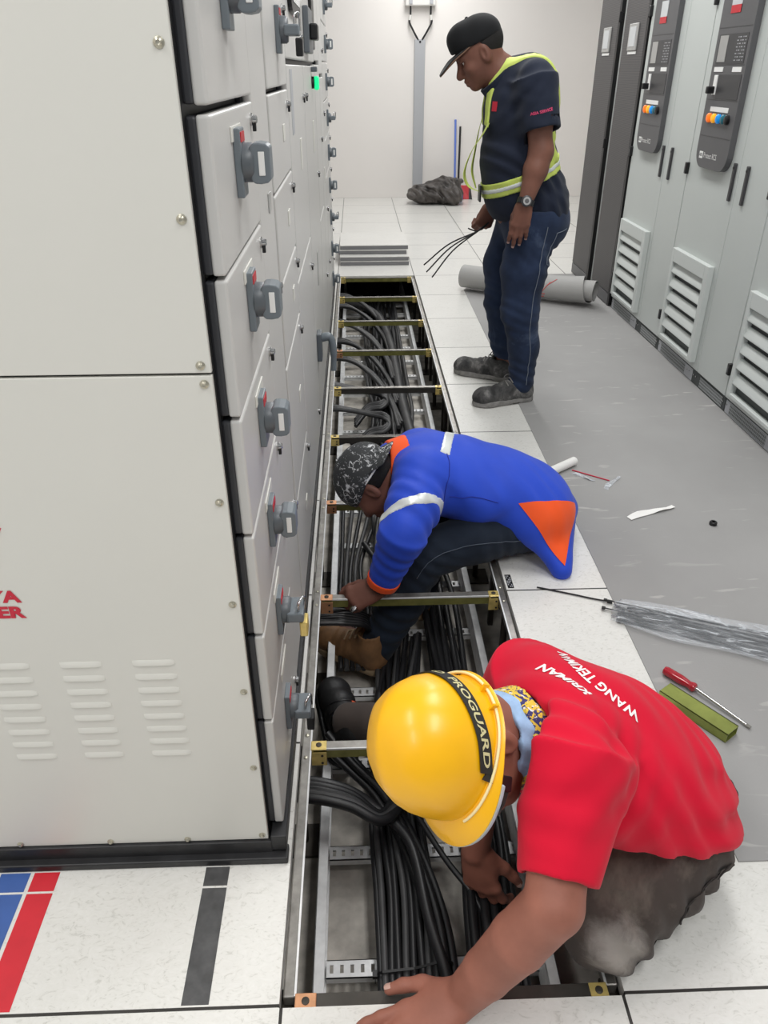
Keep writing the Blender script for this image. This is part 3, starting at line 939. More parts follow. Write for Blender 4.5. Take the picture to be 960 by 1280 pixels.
def rack(y0, y1, label):
    t = thing('equipment_rack', label, 'rack', (2.2, y0, 0), 'dark equipment racks beside the power cabinets')
    MB().box((1.885, y0, 0.0), (2.66, y1, 2.06)).build('body', 'rack_frame', t, bevel=0.003)
    MB().box((1.858, y0 + 0.004, 0.012), (1.885, y0 + 0.034, 2.05)).build('door_edge', 'rack_black', t, bevel=0.002)
    d = MB().box((1.856, y0 + 0.030, 0.085), (1.885, y1 - 0.055, 2.05)).build('door', 'rack_mesh', t, bevel=0.003)
    MB().box((1.856, y0 + 0.030, 0.008), (1.885, y1 - 0.055, 0.081)).build('kick_plate', 'ups_panel', t, bevel=0.002)
    f = MB().box((1.846, y0 + 0.15, 1.50), (1.856, y0 + 0.315, 1.642)).build('display', 'lcd_frame', d, bevel=0.004)
    MB().box((1.844, y0 + 0.175, 1.522), (1.8465, y0 + 0.29, 1.625)).build('screen', 'lcd', f)
    MB().box((1.852, y0 + 0.155, 1.482), (1.856, y0 + 0.31, 1.497)).build('label_strip', 'white_plastic', d)
    for zz in (0.965, 1.69):
        MB().box((1.848, y0 - 0.004, zz - 0.03), (1.87, y0 + 0.014, zz + 0.03)).build('hinge', 'black_plastic', t, bevel=0.004)
rack(4.425, 4.925, 'dark fronted equipment rack standing against the first grey power cabinet')
rack(4.985, 5.495, 'dark fronted equipment rack farthest from the camera, nearest the back wall')

# ------------------------------------------------------------------ back wall items
t = thing('cable_trunking', 'grey vertical cable trunking fixed to the white back wall', 'trunking', (0.93, 9.6, 0.05))
MB().box((0.862, 9.555, 0.02), (0.985, 9.6, 1.70)).build('cover', 'trunking', t, bevel=0.004)
MB().lathe((0.925, 9.555, 1.675), (0, -1, 0), [(0.012, 0), (0.012, 0.004)], 12).build('screw', 'black_plastic', t)
t = thing('distribution_box', 'white wall box with two black cables above the grey trunking', 'box', (0.92, 9.6, 2.0))
MB().box((0.75, 9.51, 2.02), (1.09, 9.6, 2.14)).build('housing', 'box_white', t, bevel=0.01)
for sx in (-1, 1):
    x = 0.925 + sx * 0.115
    pts = [(x, 9.555, 2.03), (x, 9.552, 1.93), (x + sx * 0.012, 9.55, 1.87), (x - sx * 0.03, 9.55, 1.79), (0.925 + sx * 0.02, 9.565, 1.69)]
    cb = MB().tube(smoothpath(pts, 6), 0.011, 10).build('flex_cable', 'cable', t, smooth=60)
    MB().cyl((x, 9.552, 1.935), (x + sx * 0.008, 9.551, 1.885), 0.016, seg=12).build('gland', 'box_white', cb, smooth=40)
    MB().box((x - 0.02, 9.50, 2.035), (x + 0.02, 9.512, 2.09)).build('hasp', 'trunking', t, bevel=0.004)

# broom, mop stick, dustpan
t = thing('broom', 'broom with thin blue handle leaning on the back wall behind the bag', 'broom', (1.40, 9.4, 0))
MB().tube([(1.372, 9.38, 0.08), (1.372, 9.585, 0.875)], 0.0125, 12).build('handle', mat('broom_blue', (96, 124, 206), 0.4), t, smooth=60)
MB().box((1.26, 9.35, 0.05), (1.48, 9.40, 0.09)).build('head', 'black_plastic', t, bevel=0.006)
MB().box((1.265, 9.352, 0.0), (1.475, 9.398, 0.05)).build('bristles', 'tape_blue', t)
t = thing('dustpan', 'red dustpan with tall black handle by the back wall', 'dustpan', (1.49, 9.3, 0))
MB().tube([(1.42, 9.44, 0.06), (1.435, 9.59, 0.80)], 0.012, 12).build('handle', 'black_plastic', t, smooth=60)
b = MB()
b.prism([(1.40, 9.42, 0.0), (1.58, 9.40, 0.0), (1.555, 9.45, 0.155), (1.45, 9.47, 0.155)], (0, 0.02, 0))
b.build('pan', 'red_plastic', t, bevel=0.004)
b = MB()
b.prism([(1.555, 9.40, 0.0), (1.595, 9.38, 0.0), (1.575, 9.45, 0.15), (1.55, 9.45, 0.15)], (0, 0.02, 0))
b.build('pan_side', 'ups_panel_dark', t, bevel=0.003)

# ------------------------------------------------------------------ stacked floor tiles
specs = [((0.0, 5.765), 0.0, 0.0, 'bottom of the stack'), ((-0.004, 5.77), 0.035, 0.004, 'second from the bottom'),
         ((-0.015, 5.86), 0.070, -0.01, 'third from the bottom'), ((-0.004, 5.875), 0.105, 0.006, 'top of the stack')]
for (x, y), z, rz, lb in specs:
    t = thing('floor_tile', 'lifted white floor tile, ' + lb + ' beyond the trench', 'floor tile', (x + 0.3, y + 0.3, z), 'lifted floor tiles stacked beyond the trench')
    MB().box((-0.285, -0.295, 0.029), (0.285, 0.295, 0.0348)).build('top_sheet', 'loose_tile', t, local=True, bevel=0.001)
    MB().box((-0.283, -0.293, 0.0), (0.283, 0.293, 0.0288)).build('steel_pan', 'tile_edge', t, local=True, bevel=0.003)
    t.rotation_euler = (0, 0, rz)
# ------------------------------------------------------------------ organic surfaces: blended distance fields meshed with surface nets
def unit(v):
    v = vec(v)
    return v / np.linalg.norm(v)

def frame(f, u):
    """rows: forward, side, up (orthonormal)"""
    f = unit(f)
    s = unit(np.cross(u, f))
    u = np.cross(f, s)
    return np.stack([f, s, u])

class SDF:
    def __init__(s, h=0.005):
        s.h = h
        s.ops = []
    def copy(s):
        c = SDF(s.h)
        c.ops = list(s.ops)
        return c
    def cone(s, a, b, ra, rb, k=0.03, op='u', sq=None):
        s.ops.append((op, k, 'cone', (vec(a), vec(b), ra, rb, sq)))
        return s
    def chain(s, pts, rs, k=0.02, op='u', sq=None):
        for i in range(len(pts) - 1):
            s.cone(pts[i], pts[i + 1], rs[i], rs[i + 1], k, op, sq)
        return s
    def ccone(s, a, b, ra, rb, k=0.02, op='u', cap=(1, 1)):
        s.ops.append((op, k, 'ccone', (vec(a), vec(b), ra, rb, cap)))
        return s
    def ell(s, c, r, R=None, k=0.03, op='u'):
        s.ops.append((op, k, 'ell', (vec(c), vec(r), np.eye(3) if R is None else np.array(R))))
        return s
    def box(s, c, hf, R=None, rd=0.005, k=0.01, op='u'):
        s.ops.append((op, k, 'box', (vec(c), vec(hf), np.eye(3) if R is None else np.array(R), rd)))
        return s
    def plane(s, p, n, k=0.0, op='i'):
        s.ops.append((op, k, 'plane', (vec(p), unit(n))))
        return s
    def slab(s, p, n, half):
        n = unit(n)
        s.plane(vec(p) + n * half, n)
        s.plane(vec(p) - n * half, -n)
        return s
    def offset(s, d):
        s.ops.append(('off', d, None, None))
        return s
    def disp(s, fn):
        s.ops.append(('disp', 0, None, fn))
        return s
    def fields(s):
        lo = np.full(3, 1e9); hi = -lo
        off = 0.0
        for op, k, kind, a in s.ops:
            if op == 'off': off += max(0, k)
            if op != 'u': continue
            l, u = s.aabb(kind, a)
            lo = np.minimum(lo, l); hi = np.maximum(hi, u)
        for op, k, kind, a in s.ops:      # axis-aligned half spaces can shrink the box
            if op == 'i' and kind == 'plane':
                p, n = a
                for ax in range(3):
                    if n[ax] > 0.999: hi[ax] = min(hi[ax], p[ax])
                    if n[ax] < -0.999: lo[ax] = max(lo[ax], p[ax])
        lo -= 0.02 + off; hi += 0.02 + off
        n = np.ceil((hi - lo) / s.h).astype(int) + 1
        ax = [(lo[i] + s.h * np.arange(n[i])).astype(np.float32) for i in range(3)]
        return lo, n, ax
    @staticmethod
    def aabb(kind, a):
        if kind in ('cone', 'ccone'):
            r = max(a[2], a[3])
            return np.minimum(a[0], a[1]) - r, np.maximum(a[0], a[1]) + r
        if kind in ('ell', 'box'):
            e = np.abs(a[2].T) @ (a[1] + (a[3] if kind == 'box' else 0))
            return a[0] - e, a[0] + e
        return np.full(3, -1e9), np.full(3, 1e9)
    @staticmethod
    def dist(kind, a, X, Y, Z):
        f = np.float32
        if kind in ('cone', 'ccone'):
            A, B, ra, rb, ex = a
            ba = B - A
            L2 = float(ba @ ba) + 1e-12
            px, py, pz = X - f(A[0]), Y - f(A[1]), Z - f(A[2])
            t = (px * f(ba[0]) + py * f(ba[1]) + pz * f(ba[2])) / f(L2)
            if kind == 'cone':
                t = np.clip(t, 0, 1)
                qx, qy, qz = px - t * f(ba[0]), py - t * f(ba[1]), pz - t * f(ba[2])
                q2 = qx * qx + qy * qy + qz * qz
                if ex is not None:
                    d, fac = ex
                    d = unit(d)
                    q2 = q2 + f(fac * fac - 1) * (qx * f(d[0]) + qy * f(d[1]) + qz * f(d[2])) ** 2
                return np.sqrt(q2) - (f(ra) + t * f(rb - ra))
            qx, qy, qz = px - t * f(ba[0]), py - t * f(ba[1]), pz - t * f(ba[2])
            side = np.sqrt(qx * qx + qy * qy + qz * qz) - (f(ra) + np.clip(t, -.2, 1.2) * f(rb - ra))
            L = f(math.sqrt(L2))
            if ex[0]: side = np.maximum(side, -t * L)
            if ex[1]: side = np.maximum(side, (t - 1) * L)
            return side
        if kind == 'ell':
            C, r, R = a
            px, py, pz = X - f(C[0]), Y - f(C[1]), Z - f(C[2])
            k0 = 0; k1 = 0
            for i in range(3):
                q = (px * f(R[i, 0]) + py * f(R[i, 1]) + pz * f(R[i, 2])) / f(r[i])
                k0 = k0 + q * q
                k1 = k1 + (q / f(r[i])) ** 2
            k0 = np.sqrt(k0); k1 = np.sqrt(k1) + f(1e-9)
            return k0 * (k0 - 1) / k1
        if kind == 'box':
            C, hf, R, rd = a
            px, py, pz = X - f(C[0]), Y - f(C[1]), Z - f(C[2])
            out = 0; ins = None
            for i in range(3):
                q = np.abs(px * f(R[i, 0]) + py * f(R[i, 1]) + pz * f(R[i, 2])) - f(hf[i] - rd)
                out = out + np.maximum(q, 0) ** 2
                ins = q if ins is None else np.maximum(ins, q)
            return np.sqrt(out) + np.minimum(ins, 0) - f(rd)
        p, n = a
        return (X - f(p[0])) * f(n[0]) + (Y - f(p[1])) * f(n[1]) + (Z - f(p[2])) * f(n[2])
    def grid(s):
        lo, n, ax = s.fields()
        D = np.full(n, 0.5, np.float32)
        for op, k, kind, a in s.ops:
            if op == 'off':
                D -= np.float32(k); continue
            if op == 'disp':
                band = np.abs(D) < 0.03
                idx = np.nonzero(band)
                D[band] += a(ax[0][idx[0]], ax[1][idx[1]], ax[2][idx[2]]).astype(np.float32)
                continue
            if kind == 'plane':
                sl = (slice(None),) * 3
            else:
                l, u = s.aabb(kind, a)
                m = 2.5 * s.h + k + 0.012
                i0 = np.clip(np.floor((l - m - lo) / s.h).astype(int), 0, n)
                i1 = np.clip(np.ceil((u + m - lo) / s.h).astype(int) + 1, 0, n)
                if np.any(i1 <= i0): continue
                sl = tuple(slice(i0[j], i1[j]) for j in range(3))
            X = ax[0][sl[0]][:, None, None]; Y = ax[1][sl[1]][None, :, None]; Z = ax[2][sl[2]][None, None, :]
            d = s.dist(kind, a, X, Y, Z)
            cur = D[sl]
            if op == 'u':
                if k > 0:
                    hh = np.clip(0.5 + 0.5 * (cur - d) / np.float32(k), 0, 1)
                    D[sl] = cur + (d - cur) * hh - np.float32(k) * hh * (1 - hh)
                else:
                    D[sl] = np.minimum(cur, d)
            else:
                e = d if op == 'i' else -d
                if k > 0:
                    hh = np.clip(0.5 - 0.5 * (cur - e) / np.float32(k), 0, 1)
                    D[sl] = cur + (e - cur) * hh + np.float32(k) * hh * (1 - hh)
                else:
                    D[sl] = np.maximum(cur, e)
        return lo, D
    def mesh(s, smooth=2, largest=False):
        lo, D = s.grid()
        D[0] = D[-1] = 0.1; D[:, 0] = D[:, -1] = 0.1; D[:, :, 0] = D[:, :, -1] = 0.1
        I = D < 0
        n = np.array(D.shape)
        cnt = np.zeros(n - 1, np.int8)
        for dx in (0, 1):
            for dy in (0, 1):
                for dz in (0, 1):
                    cnt += I[dx:n[0] - 1 + dx, dy:n[1] - 1 + dy, dz:n[2] - 1 + dz]
        act = (cnt > 0) & (cnt < 8)
        idx = np.argwhere(act)
        num = -np.ones(n - 1, np.int32)
        num[act] = np.arange(len(idx))
        acc = np.zeros((len(idx), 3)); c = np.zeros(len(idx))
        for axn in range(3):
            o1, o2 = [q for q in range(3) if q != axn]
            for b1 in (0, 1):
                for b2 in (0, 1):
                    a0 = np.zeros(3, int); a0[o1] = b1; a0[o2] = b2
                    a1 = a0.copy(); a1[axn] = 1
                    p0 = idx + a0; p1 = idx + a1
                    d0 = D[p0[:, 0], p0[:, 1], p0[:, 2]]; d1 = D[p1[:, 0], p1[:, 1], p1[:, 2]]
                    m = (d0 < 0) != (d1 < 0)
                    t = d0[m] / (d0[m] - d1[m])
                    pos = np.tile(a0.astype(float), (m.sum(), 1))
                    pos[:, axn] = t
                    acc[m] += pos; c[m] += 1
        V = lo + s.h * (idx + acc / c[:, None])
        quads = []
        for axn in range(3):
            o1, o2 = (axn + 1) % 3, (axn + 2) % 3
            sA = [slice(None)] * 3; sB = [slice(None)] * 3
            sA[axn] = slice(0, n[axn] - 1); sB[axn] = slice(1, n[axn])
            ch = I[tuple(sA)] != I[tuple(sB)]
            e = np.argwhere(ch)
            e = e[(e[:, o1] > 0) & (e[:, o2] > 0) & (e[:, o1] < n[o1] - 1) & (e[:, o2] < n[o2] - 1)]
            neg = I[e[:, 0], e[:, 1], e[:, 2]]
            def cell(a, b):
                q = e.copy(); q[:, o1] -= a; q[:, o2] -= b
                return num[q[:, 0], q[:, 1], q[:, 2]]
            q = np.stack([cell(1, 1), cell(0, 1), cell(0, 0), cell(1, 0)], 1)
            q[~neg] = q[~neg][:, ::-1]
            quads.append(q)
        Q = np.concatenate(quads)
        if smooth:
            ea = np.concatenate([Q[:, 0], Q[:, 1], Q[:, 2], Q[:, 3]]); eb = np.concatenate([Q[:, 1], Q[:, 2], Q[:, 3], Q[:, 0]])
            deg = np.bincount(ea, minlength=len(V)) + np.bincount(eb, minlength=len(V))
            for _ in range(smooth):
                S = np.stack([np.bincount(ea, V[eb, j], len(V)) + np.bincount(eb, V[ea, j], len(V)) for j in range(3)], 1)
                V = 0.5 * V + 0.5 * S / deg[:, None]
        return V, Q
    def build(s, name, m, parent=None, smooth=2):
        V, Q = s.mesh(smooth)
        off = np.zeros(3) if parent is None else ORG.get(parent.name, np.zeros(3))
        me = bpy.data.meshes.new(name)
        V = (V - off).astype(np.float32)
        me.vertices.add(len(V)); me.vertices.foreach_set('co', V.ravel())
        me.loops.add(Q.size); me.loops.foreach_set('vertex_index', Q.ravel().astype(np.int32))
        me.polygons.add(len(Q)); me.polygons.foreach_set('loop_start', (np.arange(len(Q)) * 4).astype(np.int32))
        me.update(calc_edges=True)
        me.validate()
        me.shade_smooth()
        o = bpy.data.objects.new(name, me)
        COL.objects.link(o)
        me.materials.append(MATS[m] if isinstance(m, str) else m)
        if parent is not None:
            o.parent = parent
            ORG[o.name] = ORG.get(parent.name, np.zeros(3))
        return o

def folds(specs):
    """cloth folds: (centre, radius, direction, wavelength, amplitude)"""
    sp = [(vec(c), r, unit(d), 2 * PI / wl, a) for c, r, d, wl, a in specs]
    def fn(x, y, z):
        out = np.zeros(len(x), np.float32)
        for i, (c, r, d, w_, a) in enumerate(sp):
            g = np.exp(-((x - c[0]) ** 2 + (y - c[1]) ** 2 + (z - c[2]) ** 2) / (r * r))
            ph = w_ * (x * d[0] + y * d[1] + z * d[2])
            wob = 1.3 * np.sin(17 * x + 11 * y + 3 * i) + 1.1 * np.sin(13 * y - 19 * z + 2 * i) + 0.8 * np.sin(23 * z + 9 * x)
            sN = np.sin(ph + wob)
            out += a * g * (np.sign(sN) * np.abs(sN) ** 0.8)
        return out
    return fn

def bvh_of(*objs):
    vs, fs = [], []
    for o in objs:
        off = ORG.get(o.name, np.zeros(3))
        k = len(vs)
        co = np.empty(len(o.data.vertices) * 3, np.float32)
        o.data.vertices.foreach_get('co', co)
        vs += (co.reshape(-1, 3) + off).tolist()
        fs += [tuple(i + k for i in p.vertices) for p in o.data.polygons]
    return BVHTree.FromPolygons(vs, fs)

def wrap(V, F, tree, c, ux, uy, name, m, parent, lift=0.0012, th=0.0):
    """lay a flat outline V (2D) on a surface, dropping it along -(ux x uy)"""
    c, ux, uy = vec(c), unit(ux), unit(uy)
    n = np.cross(ux, uy)
    P = []
    for x, y in V[:, :2]:
        o = c + x * ux + y * uy + 0.25 * n
        hit = tree.ray_cast(Vector(o), Vector(-n), 0.6)
        if hit[0] is None:
            P.append(o - 0.25 * n)
        else:
            P.append(vec(hit[0]) + vec(hit[1]) * lift * (1 if hit[1].dot(Vector(n)) > 0 else -1))
    b = MB()
    b.add(P, F)
    return b.build(name, m, parent)

# ---- body pieces ----
def head_prims(B, C, R, sc=1.0, k=0.018, nose=1.0):
    """B: SDF, C: head centre, R: rows forward, side, up"""
    C = vec(C)
    def p(f, s_, u): return C + sc * (f * R[0] + s_ * R[1] + u * R[2])
    def rr(*r): return [sc * q for q in r]
    B.ell(p(-0.008, 0, 0.028), rr(0.092, 0.076, 0.088), R, k)
    B.ell(p(0.030, 0, -0.020), rr(0.064, 0.064, 0.085), R, 0.03)
    B.ell(p(0.030, 0, -0.066), rr(0.056, 0.054, 0.052), R, 0.03)
    B.ell(p(0.068, 0, -0.102), rr(0.022, 0.026, 0.020), R, 0.025)          # chin
    B.ell(p(0.077, 0, 0.018), rr(0.016, 0.055, 0.014), R, 0.02)            # brow
    for e in (-1, 1):
        B.ell(p(0.088, e * 0.031, -0.002), rr(0.016, 0.017, 0.012), R, 0.012, 's')     # socket
        B.ell(p(0.082, e * 0.032, 0.007), rr(0.011, 0.017, 0.006), R, 0.005)           # upper lid
        B.ell(p(0.063, e * 0.043, -0.032), rr(0.024, 0.022, 0.020), R, 0.022)          # cheek
        B.ell(p(0.097, e * 0.014, -0.046), rr(0.013, 0.010, 0.009), R, 0.008)          # nostril wing
        # ear
        B.ell(p(-0.010, e * 0.077, -0.012), rr(0.019, 0.010, 0.033), R, 0.008)
        B.ell(p(-0.002, e * 0.086, -0.010), rr(0.010, 0.007, 0.020), R, 0.004, 's')
    B.cone(p(0.086, 0, 0.004), p(0.111, 0, -0.041), 0.009 * sc, 0.0145 * sc, 0.014)    # nose
    B.ell(p(0.092, 0, -0.069), rr(0.013, 0.024, 0.009), R, 0.006)          # upper lip
    B.ell(p(0.089, 0, -0.084), rr(0.013, 0.021, 0.0095), R, 0.006)          # lower lip
    return p

def hand_prims(B, wrist, fwd, back, thumb_side, curl, spread=0.0, size=1.0, thumb=(0.5, 0.6), k=0.010, tn=0.35):
    """fwd: wrist->knuckles, back: out of the back of the hand, thumb_side: towards the thumb.
    curl: list of four (a1,a2,a3) bend angles for index..little"""
    f = unit(fwd)
    n = vec(back); n = unit(n - f * (n @ f))
    t = np.cross(n, f)
    if t @ vec(thumb_side) < 0: t = -t
    W = vec(wrist)
    s = size
    tips = []
    kn = [(0.092, 0.030), (0.096, 0.010), (0.091, -0.011), (0.082, -0.030)]
    ln = [(0.043, 0.026, 0.021), (0.048, 0.030, 0.022), (0.044, 0.028, 0.021), (0.034, 0.021, 0.019)]
    rad = [0.0098, 0.0100, 0.0095, 0.0085]
    cb = [(0.018, 0.014), (0.016, 0.005), (0.016, -0.006), (0.017, -0.016)]
    for i in range(4):
        K = W + s * (kn[i][0] * f + kn[i][1] * t)
        Bp = W + s * (cb[i][0] * f + cb[i][1] * t)
        B.cone(Bp, K, 0.0165 * s, 0.0125 * s, k * 1.5, 'u', (n, 1.15))
        ang = 0.0
        sa = spread * (1.5 - i)
        d0 = unit(f * math.cos(sa) + t * math.sin(sa))
        P = K
        r0 = rad[i] * s * 1.12
        for j in range(3):
            ang += curl[i][j]
            d = d0 * math.cos(ang) - n * math.sin(ang)
            Q = P + d * ln[i][j] * s
            r1 = rad[i] * s * (1.0, 0.92, 0.80)[j]
            B.cone(P, Q, r0, r1, 0.006 if j else 0.009)
            P, r0 = Q, r1
        tips.append((P, d, d0 * math.sin(ang) + n * math.cos(ang), r1))
    B.ell(W + s * (0.048 * f), [0.05 * s, 0.038 * s, 0.0165 * s], np.stack([f, t, n]), k)
    # thumb
    T0 = W + s * (0.022 * f + 0.022 * t - 0.008 * n)
    a, bnd = thumb
    d1 = unit(f * math.cos(a) + t * math.sin(a) - tn * n)
    T1 = T0 + d1 * 0.045 * s
    d2 = unit(d1 + bnd * (f - 0.4 * t - 0.85 * tn * n))
    T2 = T1 + d2 * 0.034 * s
    d3 = unit(d2 + bnd * 0.5 * (f - 0.5 * t - 1.1 * tn * n))
    T3 = T2 + d3 * 0.025 * s
    B.cone(T0, T1, 0.0185 * s, 0.0130 * s, 0.016)
    B.cone(T1, T2, 0.0130 * s, 0.0112 * s, 0.007)
    B.cone(T2, T3, 0.0112 * s, 0.0092 * s, 0.006)
    tips.append((T3, d3, unit(n + 0.4 * t), 0.0095 * s))
    return tips

def nails(tips, m, parent):
    for P, d, n, r in tips:
        d = unit(d); n = unit(n - d * (n @ d)); t = np.cross(n, d)
        b = MB()
        rings = []
        for u in (-0.006, -0.002, 0.003, 0.0065):
            wdt = 0.0062 if u < 0.005 else 0.0045
            rings.append([P + d * u + n * (r * (0.97 if abs(v) < 0.5 else 0.80)) * (1.0 if u < 0.004 else 0.9) + t * v * wdt for v in (-1, -0.4, 0.4, 1)])
        b.ring_loft(rings, False, False, closed=False)
        b.build('fingernail', m, parent, smooth=60)

mat('nail', (196, 158, 146), 0.35)
def m_skin(name, col, spots=0.0):
    m = mat(name, col, 0.55, spec=0.35)
    t = NT(m)
    c = lin(col)
    n = t.noise(14, 5)
    base = t.ramp(n, [(0.3, tuple(v * 0.86 for v in c[:3]) + (1,)), (0.7, tuple(min(1, v * 1.14) for v in c[:3]) + (1,))])
    if spots:
        n2 = t.noise(22, 3, t.coords((1, 1, 1)), 0.6, 0.4)
        base = t.mix(t.ramp(n2, [(0.64, (0, 0, 0)), (0.74, (spots, spots, spots))]), base, lin((196, 178, 168)))
    t.link(base, t.b.inputs['Base Color'])
    t.bump(t.noise(240, 3), 0.15, 0.001)
    return m
m_skin('skin_dark', (122, 82, 68))
m_skin('skin_brown', (118, 78, 66))
m_skin('skin_warm', (152, 98, 82))
mat('eye_white', (226, 220, 212), 0.25)
mat('eye_dark', (30, 20, 16), 0.2)

def cloth(name, col, var=0.08, rough=0.85, vs=5, weave=900, bump=0.12, dust=None, dscale=5, dthr=0.56):
    m = mat(name, col, rough, spec=0.2)
    t = NT(m)
    c = lin(col)
    n = t.noise(vs, 5)
    base = t.ramp(n, [(0.3, tuple(v * (1 - var) for v in c[:3]) + (1,)), (0.7, tuple(min(1, v * (1 + var)) for v in c[:3]) + (1,))])
    if dust:
        n2 = t.noise(dscale, 6, t.coords(), 0.65, 0.3)
        base = t.mix(t.ramp(n2, [(dthr, (0, 0, 0)), (dthr + 0.18, (0.75, 0.75, 0.75))]), base, lin(dust))
    t.link(base, t.b.inputs['Base Color'])
    t.b.inputs['Sheen Weight'].default_value = 0.08
    ad = t.new('ShaderNodeMath', operation='ADD')
    t.link(t.noise(weave, 2), ad.inputs[0])
    t.link(t.noise(28, 4, t.coords(), 0.6, 0.8), ad.inputs[1])
    t.bump(ad.outputs[0], bump, 0.004)
    return m
# ------------------------------------------------------------------ standing worker in navy
cloth('navy_shirt', (33, 39, 54), 0.12)
cloth('denim', (38, 50, 74), 0.35, 0.85, 9, 700, 0.2, dust=(92, 106, 130), dscale=4.5, dthr=0.58)
cloth('cap_black', (24, 25, 27), 0.1, 0.8)
mat('cap_under', (120, 92, 74), 0.8)
mat('hivis', (200, 216, 104), 0.6, var=0.05, vscale=20)
mat('silver_tape', (226, 230, 228), 0.35, 0.2)
mat('hair_black', (20, 17, 16), 0.8, bump=0.6, bscale=300)
def m_shoe():
    m = mat('shoe_dust', (66, 66, 66), 0.8)
    t = NT(m)
    n = t.noise(16, 6, t.coords(), 0.65, 0.4)
    t.link(t.ramp(n, [(0.38, lin((42, 42, 43))), (0.55, lin((78, 77, 76))), (0.74, lin((140, 138, 136)))]), t.b.inputs['Base Color'])
    t.bump(t.noise(90, 4), 0.3, 0.003)
m_shoe()
mat('sole_dust', (128, 126, 123), 0.85, var=0.3, vscale=30, bump=0.3, bscale=120)

P1 = thing('person', 'standing person in navy polo shirt, jeans, black cap and reflective harness, holding cable ties', 'person', (0.88, 2.9, 0))

FR1 = frame((-0.866, 0.02, -0.5), (-0.5, 0, 0.866))
HC = vec((0.672, 2.9, 1.47))
B = SDF(0.0035)
p1 = head_prims(B, HC, FR1, 1.0)
B.chain([HC + (0.03, 0, -0.03), (0.775, 2.9, 1.385), (0.86, 2.9, 1.28)], [0.066, 0.066, 0.09], 0.03)
# trunk and legs inside the clothes
B.ell((0.855, 2.9, 1.25), (0.125, 0.17, 0.16), None, 0.04).ell((0.865, 2.9, 1.05), (0.14, 0.17, 0.2), None, 0.05).ell((0.92, 2.9, 0.88), (0.14, 0.165, 0.14), None, 0.05)
for yy, pts in ((2.8, [(0.93, 2.81, .80), (0.908, 2.79, .62), (0.904, 2.775, .43), (0.936, 2.77, .25), (0.94, 2.768, .09)]), (3.0, [(0.93, 3.0, .80), (0.868, 3.03, .6), (0.868, 3.045, .4), (0.897, 3.06, .22), (0.906, 3.058, .09)])):
    B.chain(pts, [0.085, 0.072, 0.056, 0.046, 0.038], 0.02)
    e = vec(pts[-1])
    d = (-0.2, -0.04, -0.05) if yy < 2.9 else (-0.17, 0.1, -0.05)
    B.cone(e + (0.02, 0, -0.03), e + d, 0.034, 0.026, 0.03)
# near arm
SN, EN, WN = vec((0.885, 2.735, 1.36)), vec((0.917, 2.69, 1.115)), vec((0.862, 2.655, 0.925))
B.chain([SN, (SN + EN) / 2 + (0.0, 0, 0), EN], [0.060, 0.052, 0.047], 0.03)
B.chain([EN, EN * 0.65 + WN * 0.35 + (0.0, 0, 0), WN], [0.049, 0.048, 0.029], 0.02)
tipsN = hand_prims(B, WN, (-0.16, -0.02, -0.98), (-0.25, -0.92, 0.1), (-1, 0, 0), [(0.25, 0.30, 0.2), (0.22, 0.30, 0.2), (0.25, 0.35, 0.2), (0.3, 0.35, 0.25)], 0.05, 0.98, thumb=(0.35, 0.5))
# far arm holding the ties
SF, EF, WF = vec((0.88, 3.065, 1.36)), vec((0.925, 3.13, 1.08)), vec((0.80, 3.115, 0.845))
B.chain([SF, EF], [0.062, 0.049], 0.03).chain([EF, EF * 0.6 + WF * 0.4, WF], [0.049, 0.046, 0.029], 0.02)
tipsF = hand_prims(B, WF, (-0.42, -0.10, -0.90), (0.15, -0.9, 0.05), (-1, 0, 0.2), [(0.9, 1.2, 0.6), (1.0, 1.2, 0.6), (1.1, 1.2, 0.6), (1.1, 1.2, 0.6)], 0.0, 0.98, thumb=(0.12, 0.5))
body1 = B.build('body', 'skin_dark', P1, 2)
nails(tipsN[:4], 'nail', body1)
for e in (-1, 1):
    q = p1(0.0735, e * 0.031, -0.004)
    MB().lathe(q - FR1[0] * 0.011, FR1[0], [(0.002, 0), (0.008, 0.003), (0.011, 0.009), (0.010, 0.015), (0.006, 0.019), (0.001, 0.0205)], 14).build('eye', 'eye_white', body1, smooth=80)
    MB().lathe(q + FR1[0] * 0.0083 - FR1[2] * 0.002, FR1[0], [(0.0045, 0), (0.003, 0.0012)], 12).build('iris', 'eye_dark', body1)
    # eyebrow
    MB().tube([p1(0.090, e * 0.014, 0.017), p1(0.091, e * 0.03, 0.022), p1(0.080, e * 0.047, 0.018)], [0.003, 0.004, 0.0025], 8).build('eyebrow', 'hair_black', body1, smooth=60)
# short hair below the cap
H = SDF(0.0035)
H.ell(p1(-0.014, 0, 0.028), (0.0985, 0.0795, 0.0905), FR1, 0.0)
H.plane(p1(0, 0, 0.045), FR1[2]).plane(p1(-0.018, 0, -0.0), FR1[0] * 1.0 + FR1[2] * -0.35).plane(p1(0, 0, -0.028), -FR1[2] + 0.25 * FR1[0])
H.build('hair', 'hair_black', P1, 1)
